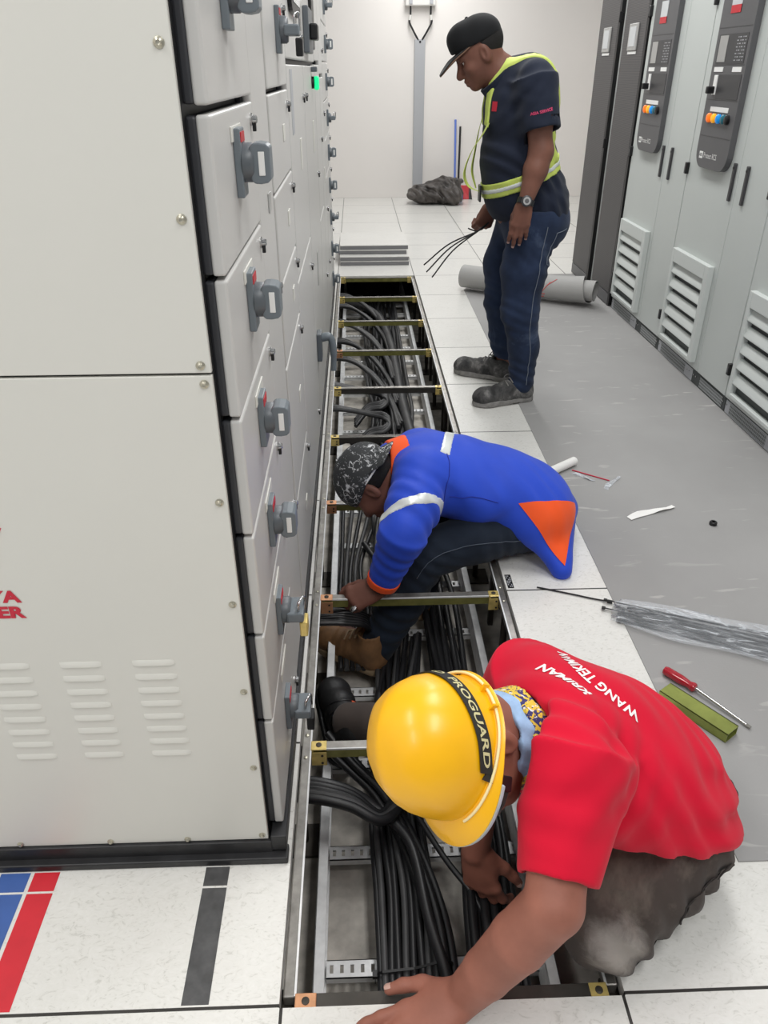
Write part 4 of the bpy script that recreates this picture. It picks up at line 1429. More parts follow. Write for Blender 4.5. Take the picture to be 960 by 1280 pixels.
# cap
c = SDF(0.0035)
c.ell(p1(-0.010, 0, 0.046), (0.104, 0.085, 0.082), FR1, 0.0).ell(p1(0.040, 0, 0.066), (0.062, 0.074, 0.066), FR1, 0.02).box(p1(0.060, 0, 0.070), (0.034, 0.045, 0.042), FR1, 0.03, 0.03)
c.plane(p1(0, 0, 0.033), -FR1[2] + 0.09 * FR1[0], 0.004)
cp = c.build('cap', 'cap_black', P1, 1)
b = MB()
rings = []
for th in np.linspace(-1.25, 1.25, 17):
    ce, se = math.cos(th), math.sin(th)
    inn = (0.092 * ce + 0.000, 0.080 * se, 0.036 + 0.006 * (1 - ce))
    ou = (0.092 + 0.110 * max(0, ce) ** 0.75 - 0.02, 0.086 * se, 0.022 - 0.020 * ce + 0.018 * (1 - ce))
    rings.append([p1(*inn), p1(*ou), p1(ou[0] - 0.0005, ou[1], ou[2] - 0.004), p1(inn[0], inn[1], inn[2] - 0.004)])
b.ring_loft(rings)
b.build('cap_brim', 'cap_under', cp, smooth=50)
b = MB()
rings = []
for th in np.linspace(-1.25, 1.25, 17):
    ce, se = math.cos(th), math.sin(th)
    inn = (0.092 * ce + 0.000, 0.080 * se, 0.037 + 0.006 * (1 - ce))
    ou = (0.092 + 0.110 * max(0, ce) ** 0.75 - 0.0195, 0.087 * se, 0.0232 - 0.020 * ce + 0.018 * (1 - ce))
    rings.append([p1(*inn), p1(inn[0], inn[1], inn[2] + 0.002), p1(ou[0], ou[1], ou[2] + 0.002), p1(*ou)])
b.ring_loft(rings)
b.build('brim_top', 'cap_black', cp, smooth=50)
hit = bvh_of(cp).ray_cast(Vector(p1(-0.005, 0, 0.25)), Vector(-FR1[2]))
MB().lathe(vec(hit[0]), FR1[2], [(0.007, 0), (0.006, 0.003), (0.002, 0.005)], 12).build('cap_button', 'cap_black', cp)
# polo shirt
S = SDF(0.005)
S.ell((0.855, 2.9, 1.255), (0.152, 0.185, 0.165), None, 0.0).ell((0.862, 2.9, 1.075), (0.163, 0.195, 0.19), None, 0.06)
S.ell((0.905, 2.9, 0.93), (0.178, 0.19, 0.16), None, 0.06).ell((0.915, 2.9, 1.31), (0.085, 0.165, 0.125), None, 0.05)
S.ell((0.985, 2.9, 0.865), (0.118, 0.185, 0.13), None, 0.05)
S.cone((0.885, 2.755, 1.375), (0.885, 3.045, 1.375), 0.07, 0.07, 0.05)
S.cone((0.80, 2.9, 1.37), (0.87, 2.9, 1.36), 0.085, 0.10, 0.05)
S.ccone(SN + (-0.004, 0.01, 0.01), EN + (-0.008, -0.002, 0.075), 0.084, 0.078, 0.04)
S.box(EN + (-0.04, -0.06, -0.045), (0.22, 0.095, 0.10), frame((0.955, 0, 0.30), (-0.30, 0, 0.955)), 0.002, 0.0, 's') if False else None
S.ccone(SF + (0, -0.01, 0.01), EF + (0.0, 0, 0.085), 0.083, 0.078, 0.04)
S.disp(folds([((0.78, 2.75, 1.12), 0.16, (0.35, 0.2, 0.9), 0.075, 0.006), ((0.92, 2.74, 1.0), 0.14, (0.5, 0.1, 0.85), 0.06, 0.005), ((0.84, 2.73, 1.30), 0.09, (0.7, 0, -0.7), 0.05, 0.005),
              ((0.9, 2.69, 1.27), 0.06, (0.1, 0, 1), 0.05, 0.002), ((1.0, 2.9, 1.05), 0.15, (0.1, 0, 1), 0.07, 0.005), ((0.95, 2.75, 0.88), 0.12, (1, 0, 0.25), 0.06, 0.006)]))
Sbase = S.copy()
S.ccone(EN + (-0.002, -0.001, 0.14), EN + (-0.010, -0.003, 0.02), 0.058, 0.066, 0.0, 's')
S.ccone(EF + (0, 0, 0.13), EF + (0, 0, 0.03), 0.064, 0.072, 0.0, 's')
S.plane((0.735, 2.9, 0.825), (-0.02, 0, -1))
S.cone(HC + (0.05, 0, -0.04), (0.80, 2.9, 1.335), 0.075, 0.072, 0.01, 's')
shirt1 = S.build('polo_shirt', 'navy_shirt', P1, 2)
col = SDF(0.004)
col.cone((0.735, 2.9, 1.395), (0.80, 2.9, 1.34), 0.083, 0.092, 0.0)
col.cone(HC + (0.02, 0, 0.0), (0.82, 2.9, 1.30), 0.074, 0.076, 0.0, 's')
col.slab((0.768, 2.9, 1.375), (-0.70, 0, 0.72), 0.024)
col.build('collar', 'navy_shirt', shirt1, 2)
# chest logo and sleeve print
tr = bvh_of(shirt1)
V = np.array([(x, y) for x in (-0.016, -0.006, 0.004, 0.014) for y in (-0.018, 0, 0.018)])
F = [(i * 3 + j, (i + 1) * 3 + j, (i + 1) * 3 + j + 1, i * 3 + j + 1) for i in range(3) for j in range(2)]
wrap(V, F, tr, (0.735, 2.80, 1.275), (0.75, -0.66, 0), (0, 0, 1), 'logo', 'red_print', shirt1)
V, F = text_mesh('ASIA SERVICE', 0.0145, 0.0004)
wrap(V, F, tr, (0.893, 2.62, 1.262), (0.975, 0, 0.22), (-0.22, 0, 0.975), 'lettering', mat('pink_print', (206, 62, 104), 0.6), shirt1)
# jeans
J = SDF(0.005)
LN = [(0.935, 2.80, .83), (0.908, 2.785, .62), (0.904, 2.775, .44), (0.936, 2.77, .27), (0.938, 2.768, .09)]
LF = [(0.93, 3.0, .83), (0.865, 3.03, .6), (0.868, 3.045, .41), (0.895, 3.06, .24), (0.905, 3.058, .14)]
J.chain(LN, [0.110, 0.100, 0.084, 0.069, 0.060], 0.03).chain(LF, [0.112, 0.098, 0.083, 0.072, 0.064], 0.03)
J.ell((0.955, 2.9, 0.83), (0.155, 0.185, 0.14), None, 0.05).ell((1.0, 2.9, 0.80), (0.10, 0.165, 0.10), None, 0.05)
J.disp(folds([((0.88, 2.77, 0.43), 0.11, (0.25, 0, 1), 0.05, 0.0035), ((0.92, 2.77, 0.15), 0.10, (0.5, 0.1, 1), 0.055, 0.0045), ((0.89, 3.05, 0.18), 0.10, (0.5, 0, 1), 0.06, 0.0045),
              ((0.86, 3.03, 0.42), 0.11, (0.2, 0, 1), 0.05, 0.005), ((0.88, 2.8, 0.70), 0.1, (0.6, 0, 0.8), 0.05, 0.005), ((1.0, 2.8, 0.66), 0.09, (0.5, 0, 0.8), 0.05, 0.005)]))
J.plane((0.9, 2.9, 0.88), (0, 0, 1)).plane((0.9, 2.9, 0.098), (0.0, 0.28, -1))
jeans1 = J.build('jeans', 'denim', P1, 2)
tr = bvh_of(jeans1)
def stitch(pts, nrm, par, m, wdt=0.0016, lift=0.0015, tree=None):
    P = []
    for q in smoothpath(pts, 8):
        hit = tree.find_nearest(Vector(q))
        P.append(vec(hit[0]) + vec(hit[1]) * lift)
    MB().tube(P, wdt, 6).build('seam_stitch', m, par, smooth=80)
mat('stitch_pale', (120, 128, 140), 0.8)
stitch([(0.98, 2.68, 0.82), (0.965, 2.67, 0.62), (0.945, 2.68, 0.42), (0.955, 2.69, 0.25), (0.955, 2.69, 0.1)], 0, jeans1, 'stitch_pale', tree=tr)
stitch([(1.03, 2.71, 0.79), (1.085, 2.76, 0.80)], 0, jeans1, 'stitch_pale', tree=tr)
stitch([(1.03, 2.71, 0.79), (1.02, 2.70, 0.70), (1.01, 2.70, 0.655), (1.05, 2.73, 0.65)], 0, jeans1, 'stitch_pale', tree=tr)
# shoes
def shoe(heel, toe, mU, mS, parent, L=0.30, z0=0.0, laces=True, name='shoe', ank=0.105):
    h_, t_ = vec(heel), vec(toe)
    f = unit((t_ - h_) * (1, 1, 0)); u = vec((0, 0, 1)); s = np.cross(u, f)
    def q(a, b_, c_): return vec((h_[0], h_[1], z0)) + a * f + b_ * s + c_ * u
    U_ = SDF(0.004)
    U_.cone(q(0.052, 0, 0.05), q(0.062, 0, ank), 0.042, 0.041, 0.0)
    U_.cone(q(0.06, 0, 0.085), q(0.16, 0, 0.055), 0.043, 0.046, 0.03)
    U_.cone(q(0.05, 0, 0.04), q(L - 0.055, 0, 0.042), 0.040, 0.047, 0.03)
    U_.ell(q(L - 0.062, 0, 0.038), (0.060, 0.048, 0.030), np.stack([f, s, u]), 0.03)
    U_.plane(q(0, 0, 0.020), -u).plane(q(0.06, 0, ank + 0.012), u + 0.12 * f)
    U_.ccone(q(0.062, 0, ank - 0.02), q(0.064, 0, ank + 0.03), 0.034, 0.036, 0.0, 's')
    U_.disp(folds([(q(0.17, 0, 0.06), 0.06, f, 0.03, 0.0025)]))
    root = U_.build(name, mU, parent, 2)
    S_ = SDF(0.004)
    S_.cone(q(0.046, 0, 0.014), q(L - 0.085, 0, 0.014), 0.045, 0.053, 0.0).ell(q(L - 0.066, 0, 0.014), (0.067, 0.054, 0.06), np.stack([f, s, u]), 0.02)
    S_.slab(q(0, 0, 0.015), u, 0.0145)
    S_.box(q(0.108, 0, 0.0), (0.022, 0.08, 0.007), np.stack([f, s, u]), 0.003, 0.0, 's')
    S_.build('sole', mS, root, 1)
    if laces:
        for i in range(4):
            a = 0.105 + 0.022 * i
            zc = 0.133 - 0.0135 * i
            MB().tube([q(a, -0.030, zc - 0.012), q(a + 0.004, 0, zc + 0.004), q(a, 0.030, zc - 0.012)], 0.0032, 7).build('lace', mS, root, smooth=60)
        lp = [q(0.10, 0.0, 0.124), q(0.125, -0.03, 0.13), q(0.14, -0.042, 0.112), q(0.118, -0.03, 0.105), q(0.1, 0, 0.122)]
        MB().tube(smoothpath(lp, 5), 0.0026, 7).build('lace', mS, root, smooth=60)
        MB().box((-0.016, -0.022, -0.003), (0.016, 0.022, 0.003))
        tg = SDF(0.004)
        tg.box(q(0.098, 0, ank + 0.02), (0.006, 0.026, 0.026), np.stack([unit(f + 0.5 * u), s, unit(u - 0.5 * f)]), 0.005, 0)
        tg.build('tongue', mU, root, 2)
    return root
shoe((1.005, 2.785, 0), (0.70, 2.705, 0), 'shoe_dust', 'sole_dust', P1, 0.315)
shoe((0.945, 3.03, 0), (0.665, 3.20, 0), 'shoe_dust', 'sole_dust', P1, 0.325)
# watch
wx = unit(WN - EN)
cW = WN + wx * -0.004
rings = []
b = MB()
aa = unit(np.cross(wx, (0, 1, 0))); bb_ = np.cross(wx, aa)
for a in np.linspace(0, 2 * PI, 25):
    d = math.cos(a) * aa + math.sin(a) * bb_
    rings.append([cW + d * 0.0325 - wx * 0.012, cW + d * 0.0365 - wx * 0.011, cW + d * 0.0365 + wx * 0.011, cW + d * 0.0325 + wx * 0.012])
b.ring_loft(rings)
wt = b.build('wristwatch', 'black_plastic', P1, smooth=50)
wd = unit((-0.12, -1, 0.05)); wd = unit(wd - wx * (wd @ wx))
MB().lathe(cW + wd * 0.030, wd, [(0.022, 0), (0.022, 0.010), (0.018, 0.013)], 24).build('watch_case', 'ups_panel_dark', wt, smooth=40)
MB().lathe(cW + wd * 0.0432, wd, [(0.0155, 0), (0.0155, 0.0006)], 20).build('watch_face', 'lcd_frame', wt)
MB().lathe(cW + wd * 0.0439, wd, [(0.009, 0), (0.009, 0.0004)], 16).build('watch_dial', 'ups_panel', wt)
# reflective harness
bn = (-0.36, 0.0, 0.93)
bp = (0.71, 2.9, 0.938)
g = Sbase.copy().offset(0.006).slab(bp, bn, 0.029)
belt = g.build('reflective_belt', 'hivis', P1, 1)
g = Sbase.copy().offset(0.0085).slab(bp, bn, 0.0095)
g.build('silver_stripe', 'silver_tape', belt, 1)
for yy in (2.825, 2.975):
    g = Sbase.copy().offset(0.006).slab((0.8, yy, 1.2), (0.18, 1 if yy < 2.9 else -1, -0.05), 0.017).plane((0.75, 2.9, 0.95), (0.36, 0, -0.93))
    g.plane((0.735, 2.9, 1.18), (-0.6, 0, -0.8))
    g.build('shoulder_strap', 'hivis', belt, 1)
    sg = 1 if yy < 2.9 else -1
    pts = smoothpath([(0.712, yy - 0.02, 1.215), (0.690, yy - 0.01, 1.17), (0.652, yy + 0.03 * sg, 1.10), (0.628, yy + 0.035 * sg, 1.02), (0.650, yy + 0.05 * sg, 0.965), (0.705, yy + 0.06 * sg, 0.938)], 6)
    if yy > 2.9:
        pts = smoothpath([(0.73, 2.985, 1.285), (0.700, 2.97, 1.19), (0.684, 2.96, 1.10), (0.672, 2.94, 1.02), (0.69, 2.92, 0.95)], 6)
    n_ = len(pts)
    b = MB()
    b.ribbon(pts, [unit((0.35 * math.sin(2.5 * i / n_), 1, 0.15 * math.sin(4 * i / n_))) * 0.021 for i in range(n_)], [(-1, 0.35, 0.2)] * n_, 0.0025)
    b.build('loose_strap', 'hivis', belt, smooth=60)
MB().obox((0.700, 2.865, 0.936), (0.004, 0, 0), (0, 0.028, 0), (0, 0, 0.034)).build('buckle', 'black_plastic', belt, bevel=0.003)
# cable ties in the far hand
hp = vec((0.735, 3.07, 0.742))
for i, (dx, dz, dy) in enumerate(((-0.255, -0.16, 0.02), (-0.245, -0.185, -0.02), (-0.215, -0.215, 0.0), (-0.05, 0.012, 0.0))):
    e = hp + (dx, dy, dz)
    pts = smoothpath([hp + (0.05, 0.012, 0.035), hp, hp * 0.5 + e * 0.5 + (-0.01, 0, 0.018 if i < 3 else 0.0), e], 6)
    o = MB().tube(pts, [0.0034] * len(pts), 6).build('cable_tie', 'black_plastic', smooth=50)
    tag(o, ['black cable tie held by the standing worker, ends highest of the three long ones', 'black cable tie held by the standing worker, middle of the three long ones', 'black cable tie held by the standing worker, ends lowest of the three',
            'short black cable tie end sticking out of the standing worker\'s fist'][i], 'cable tie', 'cable ties in the standing worker\'s hand')
# ------------------------------------------------------------------ worker in the blue jacket
cloth('jacket_blue', (42, 76, 198), 0.06, 0.6, 6, 600, 0.10)
cloth('jacket_orange', (246, 92, 40), 0.05, 0.6, 6, 600, 0.08)
cloth('denim_dark', (32, 40, 52), 0.2, 0.9, 12, 700, 0.15)
def m_cap():
    m = mat('cap_splashed', (40, 42, 44), 0.8)
    t = NT(m)
    P = t.coords()
    v = t.new('ShaderNodeTexVoronoi', feature='DISTANCE_TO_EDGE'); v.inputs['Scale'].default_value = 26; v.inputs['Randomness'].default_value = 1.0
    nz = t.new('ShaderNodeTexNoise'); nz.inputs['Scale'].default_value = 20; t.link(P, nz.inputs['Vector'])
    ad = t.new('ShaderNodeMixRGB', blend_type='ADD'); ad.inputs[0].default_value = 0.10
    t.link(P, ad.inputs[1]); t.link(nz.outputs['Color'], ad.inputs[2])
    t.link(ad.outputs[0], v.inputs['Vector'])
    th = t.ramp(v.outputs['Distance'], [(0.018, (1, 1, 1)), (0.04, (0, 0, 0))])
    gate = t.ramp(t.noise(17, 2), [(0.52, (0, 0, 0)), (0.58, (1, 1, 1))])
    mul = t.new('ShaderNodeMath', operation='MULTIPLY'); t.link(th, mul.inputs[0]); t.link(gate, mul.inputs[1])
    sp = t.ramp(t.noise(150, 2), [(0.66, (0, 0, 0)), (0.70, (1, 1, 1))])
    pt = t.ramp(t.noise(30, 5, P, 0.7, 0.8), [(0.575, (0, 0, 0)), (0.63, (1, 1, 1))])
    mx = t.new('ShaderNodeMath', operation='MAXIMUM'); t.link(mul.outputs[0], mx.inputs[0]); t.link(sp, mx.inputs[1])
    m2 = t.new('ShaderNodeMath', operation='MAXIMUM'); t.link(mx.outputs[0], m2.inputs[0]); t.link(pt, m2.inputs[1])
    base = t.mix(m2.outputs[0], lin((52, 54, 56)), lin((204, 206, 208)))
    t.link(base, t.b.inputs['Base Color'])
m_cap()
mat('boot_brown', (128, 94, 62), 0.65, var=0.35, vscale=18, bump=0.3, bscale=60)
mat('boot_sole', (158, 136, 108), 0.8, var=0.3, vscale=30)

def patch(tree, A, Bq, Cq, Dq, n, name, m, parent, lift=0.0015, nu=16, nv=16):
    """conform a four-cornered cloth panel to a surface (dropped along -n)"""
    A, Bq, Cq, Dq, n = vec(A), vec(Bq), vec(Cq), vec(Dq), unit(n)
    P, F = [], []
    for i in range(nu + 1):
        for j in range(nv + 1):
            a, b_ = i / nu, j / nv
            p = (1 - a) * (1 - b_) * A + a * (1 - b_) * Bq + a * b_ * Cq + (1 - a) * b_ * Dq
            hit = tree.ray_cast(Vector(p + 0.3 * n), Vector(-n), 0.8)
            if hit[0] is None:
                hit = tree.find_nearest(Vector(p))
            nn = vec(hit[1])
            if nn @ n < 0: nn = -nn
            P.append(vec(hit[0]) + nn * lift)
    for i in range(nu):
        for j in range(nv):
            q = (i * (nv + 1) + j, (i + 1) * (nv + 1) + j, (i + 1) * (nv + 1) + j + 1, i * (nv + 1) + j + 1)
            F.append(q)
    b = MB(); b.add(P, F)
    return b.build(name, m, parent, smooth=60)

P2 = thing('person', 'person in blue and orange jacket and paint-splashed cap, crouching and gripping a crossbar', 'person', (0.6, 1.45, 0))
U2 = unit((-0.88, 0.20, 0.43)); F2 = unit((-0.43, 0.06, -0.90))
FR2 = frame(F2, U2)
HC2 = vec((0.190, 1.45, 0.262))
SN2, EN2, WN2 = vec((0.338, 1.37, 0.305)), vec((0.275, 1.180, 0.228)), vec((0.208, 1.200, 0.022))
SF2, EF2, WF2 = vec((0.35, 1.63, 0.27)), vec((0.30, 1.70, 0.02)), vec((0.24, 1.58, -0.18))
B = SDF(0.004)
p2 = head_prims(B, HC2, FR2, 1.0)
B.chain([HC2 + (0.035, 0.01, 0.01), (0.285, 1.505, 0.275), (0.37, 1.515, 0.245)], [0.062, 0.062, 0.06], 0.02)
B.ell((0.43, 1.51, 0.24), (0.13, 0.14, 0.085), None, 0.04).ell((0.56, 1.51, 0.20), (0.15, 0.145, 0.09), None, 0.05).ell((0.71, 1.51, 0.145), (0.13, 0.15, 0.105), None, 0.05)
B.cone(SN2 + (0.02, 0.02, -0.02), SF2 + (0.02, -0.02, -0.02), 0.05, 0.05, 0.03)
B.chain([SN2 + (0, 0.01, -0.01), EN2, WN2], [0.050, 0.044, 0.029], 0.02)
B.chain([SF2 + (0, -0.01, -0.02), EF2, WF2], [0.050, 0.044, 0.029], 0.02)
hand_prims(B, WF2, (0.0, -0.45, -0.9), (-0.2, 0.8, -0.4), (-1, 0, 0), [(0.4, 0.6, 0.4)] * 4, 0.05, 0.95)
# near hand closed round the crossbar
tips = hand_prims(B, WN2, (-0.80, -0.10, -0.30), (-0.25, -0.72, 0.65), (-0.2, 0.3, 1), [(0.75, 1.15, 0.7), (0.8, 1.2, 0.7), (0.85, 1.2, 0.7), (0.9, 1.2, 0.7)], 0.05, 1.0, thumb=(0.45, 0.5))
for hipy, kn, an, ft in ((1.43, (0.345, 1.335, 0.050), (0.195, 1.235, -0.245), (-0.12, 0.11, -0.02)), (1.60, (0.42, 1.60, 0.10), (0.35, 1.50, -0.245), (-0.15, 0.04, -0.02))):
    B.chain([(0.72, hipy, 0.115), kn], [0.078, 0.056], 0.04).chain([kn, vec(kn) * 0.6 + vec(an) * 0.4, an], [0.056, 0.05, 0.038], 0.03)
    B.cone(an, vec(an) + ft, 0.036, 0.028, 0.03)
body2 = B.build('body', 'skin_brown', P2, 2)
# cap turned backwards, splashed with paint
c = SDF(0.004)
c.ell(p2(-0.008, 0, 0.044), (0.108, 0.089, 0.086), FR2, 0.0)
c.ell(p2(0.0, 0, 0.03), (0.104, 0.088, 0.07), FR2, 0.02)
c.plane(p2(0, 0, 0.010), -FR2[2] - 0.12 * FR2[0], 0.006)
cp = c.build('cap', 'cap_splashed', P2, 1)
b = MB()
rings = []
for th in np.linspace(-1.2, 1.2, 15):
    ce, se = math.cos(th), math.sin(th)
    inn = (-0.098 * ce - 0.004, 0.084 * se, 0.030); ou = (-0.098 - 0.055 * max(0, ce) ** .7 + 0.01, 0.088 * se, -0.002)
    rings.append([p2(*inn), p2(*ou), p2(ou[0], ou[1], ou[2] + 0.004), p2(inn[0], inn[1], inn[2] + 0.004)])
b.ring_loft(rings)
b.build('cap_brim', 'cap_splashed', cp, smooth=50)
rings = []
b = MB()
for a in np.linspace(0, 2 * PI, 33):
    rings.append([p2(-0.008 + 0.1065 * math.cos(a), 0.0875 * math.sin(a), 0.016 + 0.011 * math.cos(a)), p2(-0.008 + 0.1085 * math.cos(a), 0.0895 * math.sin(a), 0.019 + 0.011 * math.cos(a)), p2(-0.008 + 0.1065 * math.cos(a), 0.0875 * math.sin(a), 0.022 + 0.011 * math.cos(a))])
b.ring_loft(rings, False, False)
b.build('cap_piping', 'galvanised', cp, smooth=80)
MB().lathe(vec(bvh_of(cp).ray_cast(Vector(p2(-0.008, 0, 0.25)), Vector(-FR2[2]))[0]), FR2[2], [(0.007, 0), (0.006, 0.003), (0.002, 0.005)], 12).build('cap_button', 'cap_splashed', cp)
H = SDF(0.004)
H.ell(p2(-0.014, 0, 0.026), (0.0985, 0.0795, 0.0905), FR2, 0.0)
H.plane(p2(0, 0, 0.03), FR2[2]).plane(p2(-0.022, 0, 0.0), FR2[0]).plane(p2(0, 0, -0.03), -FR2[2])
H.build('hair', 'hair_black', P2, 1)
# jacket
S = SDF(0.005)
S.ell((0.42, 1.515, 0.255), (0.165, 0.195, 0.120), None, 0.0).ell((0.57, 1.515, 0.212), (0.18, 0.200, 0.120), None, 0.06).ell((0.715, 1.51, 0.155), (0.160, 0.200, 0.115), frame((1, 0, -0.3), (0.3, 0, 1)), 0.06)
S.cone(SN2 + (0.0, 0.02, -0.005), SF2 + (0, -0.02, -0.005), 0.078, 0.078, 0.05)
S.cone((0.275, 1.505, 0.29), (0.38, 1.52, 0.28), 0.084, 0.10, 0.04)
S.chain([SN2 + (0.01, 0.02, 0), (SN2 + EN2) / 2 + (0.005, 0, 0.0), EN2], [0.088, 0.077, 0.068], 0.035)
S.ccone(EN2, WN2 + (EN2 - WN2) * 0.10, 0.068, 0.048, 0.03)
S.chain([SF2, EF2], [0.085, 0.07], 0.03).ccone(EF2, WF2 + (EF2 - WF2) * 0.1, 0.07, 0.048, 0.03)
# tail of the jacket spread out on the tile behind him
tn = unit(np.cross((0.09, 0.35, 0.05), (-0.20, 0.10, 0.17)))
if tn[2] < 0: tn = -tn
S.cone((0.86, 1.56, 0.09), (0.795, 1.275, 0.018), 0.035, 0.014, 0.05).cone((0.77, 1.45, 0.11), (0.795, 1.275, 0.018), 0.06, 0.014, 0.05).cone((0.82, 1.52, 0.08), (0.80, 1.33, 0.03), 0.045, 0.02, 0.05)
False and S.box((0.765, 1.44, 0.095), (0.115, 0.185, 0.020), np.stack([unit((0.8, 0.12, -0.58)), unit(np.cross(tn, unit((0.8, 0.12, -0.58)))), tn]), 0.015, 0.05)
S.cone((0.66, 1.36, 0.16), (0.785, 1.28, 0.024), 0.04, 0.014, 0.05)
S.cone((0.74, 1.56, 0.17), (0.865, 1.57, 0.07), 0.06, 0.03, 0.06)
S.disp(folds([((0.33, 1.27, 0.26), 0.10, (0.5, 0.8, 0.4), 0.055, 0.006), ((0.26, 1.19, 0.16), 0.08, (0.3, -.2, 0.9), 0.045, 0.005), ((0.45, 1.36, 0.24), 0.12, (0.9, 0.2, 0.3), 0.09, 0.006),
              ((0.66, 1.35, 0.18), 0.13, (0.7, 0.7, 0), 0.085, 0.006), ((0.55, 1.6, 0.33), 0.2, (0.8, 0.4, 0.2), 0.16, 0.003)]))
Jb = S.copy()
S.plane((0.605, 1.30, 0.13), (-0.30, 0.42, -0.85)) if False else None
S.cone(HC2 + (0.03, 0, 0.01), (0.30, 1.515, 0.29), 0.072, 0.072, 0.01, 's')
S.plane((0.6, 1.4, 0.003), (0, 0, -1)) if False else None
jk = S.build('jacket', 'jacket_blue', P2, 2)
jt = bvh_of(jk)
# collar
cl = SDF(0.004)
cl.cone((0.235, 1.49, 0.292), (0.305, 1.51, 0.292), 0.082, 0.096, 0.0)
cl.cone((0.17, 1.47, 0.27), (0.36, 1.52, 0.29), 0.072, 0.080, 0.0, 's')
cl.slab((0.262, 1.50, 0.29), (-0.93, -0.15, 0.15), 0.030)
cl.plane((0.27, 1.50, 0.26), (-0.2, -0.3, -0.9))
cl.build('collar', 'jacket_orange', jk, 2)
# cuffs
for W_, E_ in ((WN2, EN2), (WF2, EF2)):
    d = unit(W_ - E_)
    k_ = SDF(0.004)
    k_.ccone(W_ + (E_ - W_) * 0.20, W_ + (E_ - W_) * 0.07, 0.054, 0.049, 0.0)
    k_.ccone(W_ + (E_ - W_) * 0.12, W_ + (E_ - W_) * 0.0, 0.036, 0.040, 0.0, 's')
    k_.build('cuff', 'jacket_orange', jk, 1)
    k_ = SDF(0.004)
    k_.ccone(W_ + (E_ - W_) * 0.12, W_ + (E_ - W_) * 0.0, 0.037, 0.035, 0.0)
    k_.build('inner_cuff', 'black_plastic', jk, 1)
# reflective stripes
sh = (SN2 + EN2) / 2
ax_ = unit(EN2 - SN2)
g = Jb.copy().offset(0.0025).slab(sh + ax_ * 0.035, ax_ + (0.55, 0, -0.1), 0.0155).plane((0.43, 1.3, 0.3), (1, 0.0, -0.2)).plane((0.3, 1.38, 0.2), (0, 1, 0.3))
g.build('reflective_stripe', 'silver_tape', jk, 1)
g = Jb.copy().offset(0.0025).slab((0.428, 1.5, 0.3), (0.97, -0.20, -0.1), 0.0165).plane((0.4, 1.43, 0.3), (0, -1, -0.2)).plane((.4, 1.4, .22), (0, 0, -1))
g.build('reflective_stripe', 'silver_tape', jk, 1)
mat('seam_blue', (24, 44, 150), 0.8)
stitch([(0.425, 1.50, 0.37), (0.415, 1.40, 0.35), (0.40, 1.33, 0.30), (0.39, 1.31, 0.23)], 0, jk, 'seam_blue', 0.0016, 0.001, tree=jt)
stitch([(0.42, 1.35, 0.27), (0.50, 1.34, 0.26), (0.58, 1.335, 0.24)], 0, jk, 'seam_blue', 0.0012, 0.001, tree=jt)
patch(jt, (0.635, 1.41, 0.17), (0.86, 1.55, 0.08), (0.79, 1.29, 0.02), (0.79, 1.29, 0.02), (0.1, -0.75, 0.66), 'orange_panel', 'jacket_orange', jk, 0.002)
# jeans
J = SDF(0.005)
J.chain([(0.73, 1.43, 0.115), (0.53, 1.375, 0.095), (0.350, 1.335, 0.045)], [0.098, 0.085, 0.076], 0.03)
J.chain([(0.350, 1.335, 0.045), (0.28, 1.29, -0.10), (0.20, 1.24, -0.24)], [0.076, 0.070, 0.060], 0.03)
J.chain([(0.73, 1.60, 0.115), (0.56, 1.61, 0.11), (0.42, 1.60, 0.10)], [0.098, 0.088, 0.076], 0.03)
J.chain([(0.42, 1.60, 0.10), (0.39, 1.55, -0.08), (0.35, 1.50, -0.24)], [0.076, 0.07, 0.06], 0.03)
J.ell((0.76, 1.515, 0.11), (0.11, 0.165, 0.095), None, 0.05)
J.disp(folds([((0.36, 1.33, 0.02), 0.10, (0.6, 0, 0.8), 0.045, 0.005), ((0.24, 1.26, -0.15), 0.10, (0.3, 0, 1), 0.045, 0.006), ((0.62, 1.36, 0.1), 0.1, (1, 0, 0.3), 0.05, 0.004)]))
J.plane((0.75, 1.5, 0.012), (0, 0, -1)) if False else None
mat('stitch_mid', (84, 92, 104), 0.9)
jn = J.build('jeans', 'denim_dark', P2, 2)
tr = bvh_of(jn)
stitch([(0.66, 1.30, 0.11), (0.53, 1.285, 0.12), (0.42, 1.27, 0.10), (0.36, 1.26, 0.07), (0.325, 1.25, 0.02)], 0, jn, 'stitch_mid', 0.0012, tree=tr)
def boot(heel, toe, z0, parent, mU, mS, L=0.29, tip=0.0):
    r = shoe(heel, toe, mU, mS, parent, L, z0, laces=True, name='boot', ank=0.135)
    return r
boot((0.225, 1.185, 0), (0.03, 1.335, 0), -0.318, P2, 'boot_brown', 'boot_sole')
boot((0.41, 1.49, 0), (0.13, 1.56, 0), -0.318, P2, 'boot_brown', 'boot_sole')
# ring
MB().lathe(WN2 + (-0.085, -0.040, -0.048), (0.5, 0.2, -0.85), [(0.011, -0.003), (0.0125, -0.002), (0.0125, 0.002), (0.011, 0.003)], 18).build('finger_ring', 'chrome', P2, smooth=60)
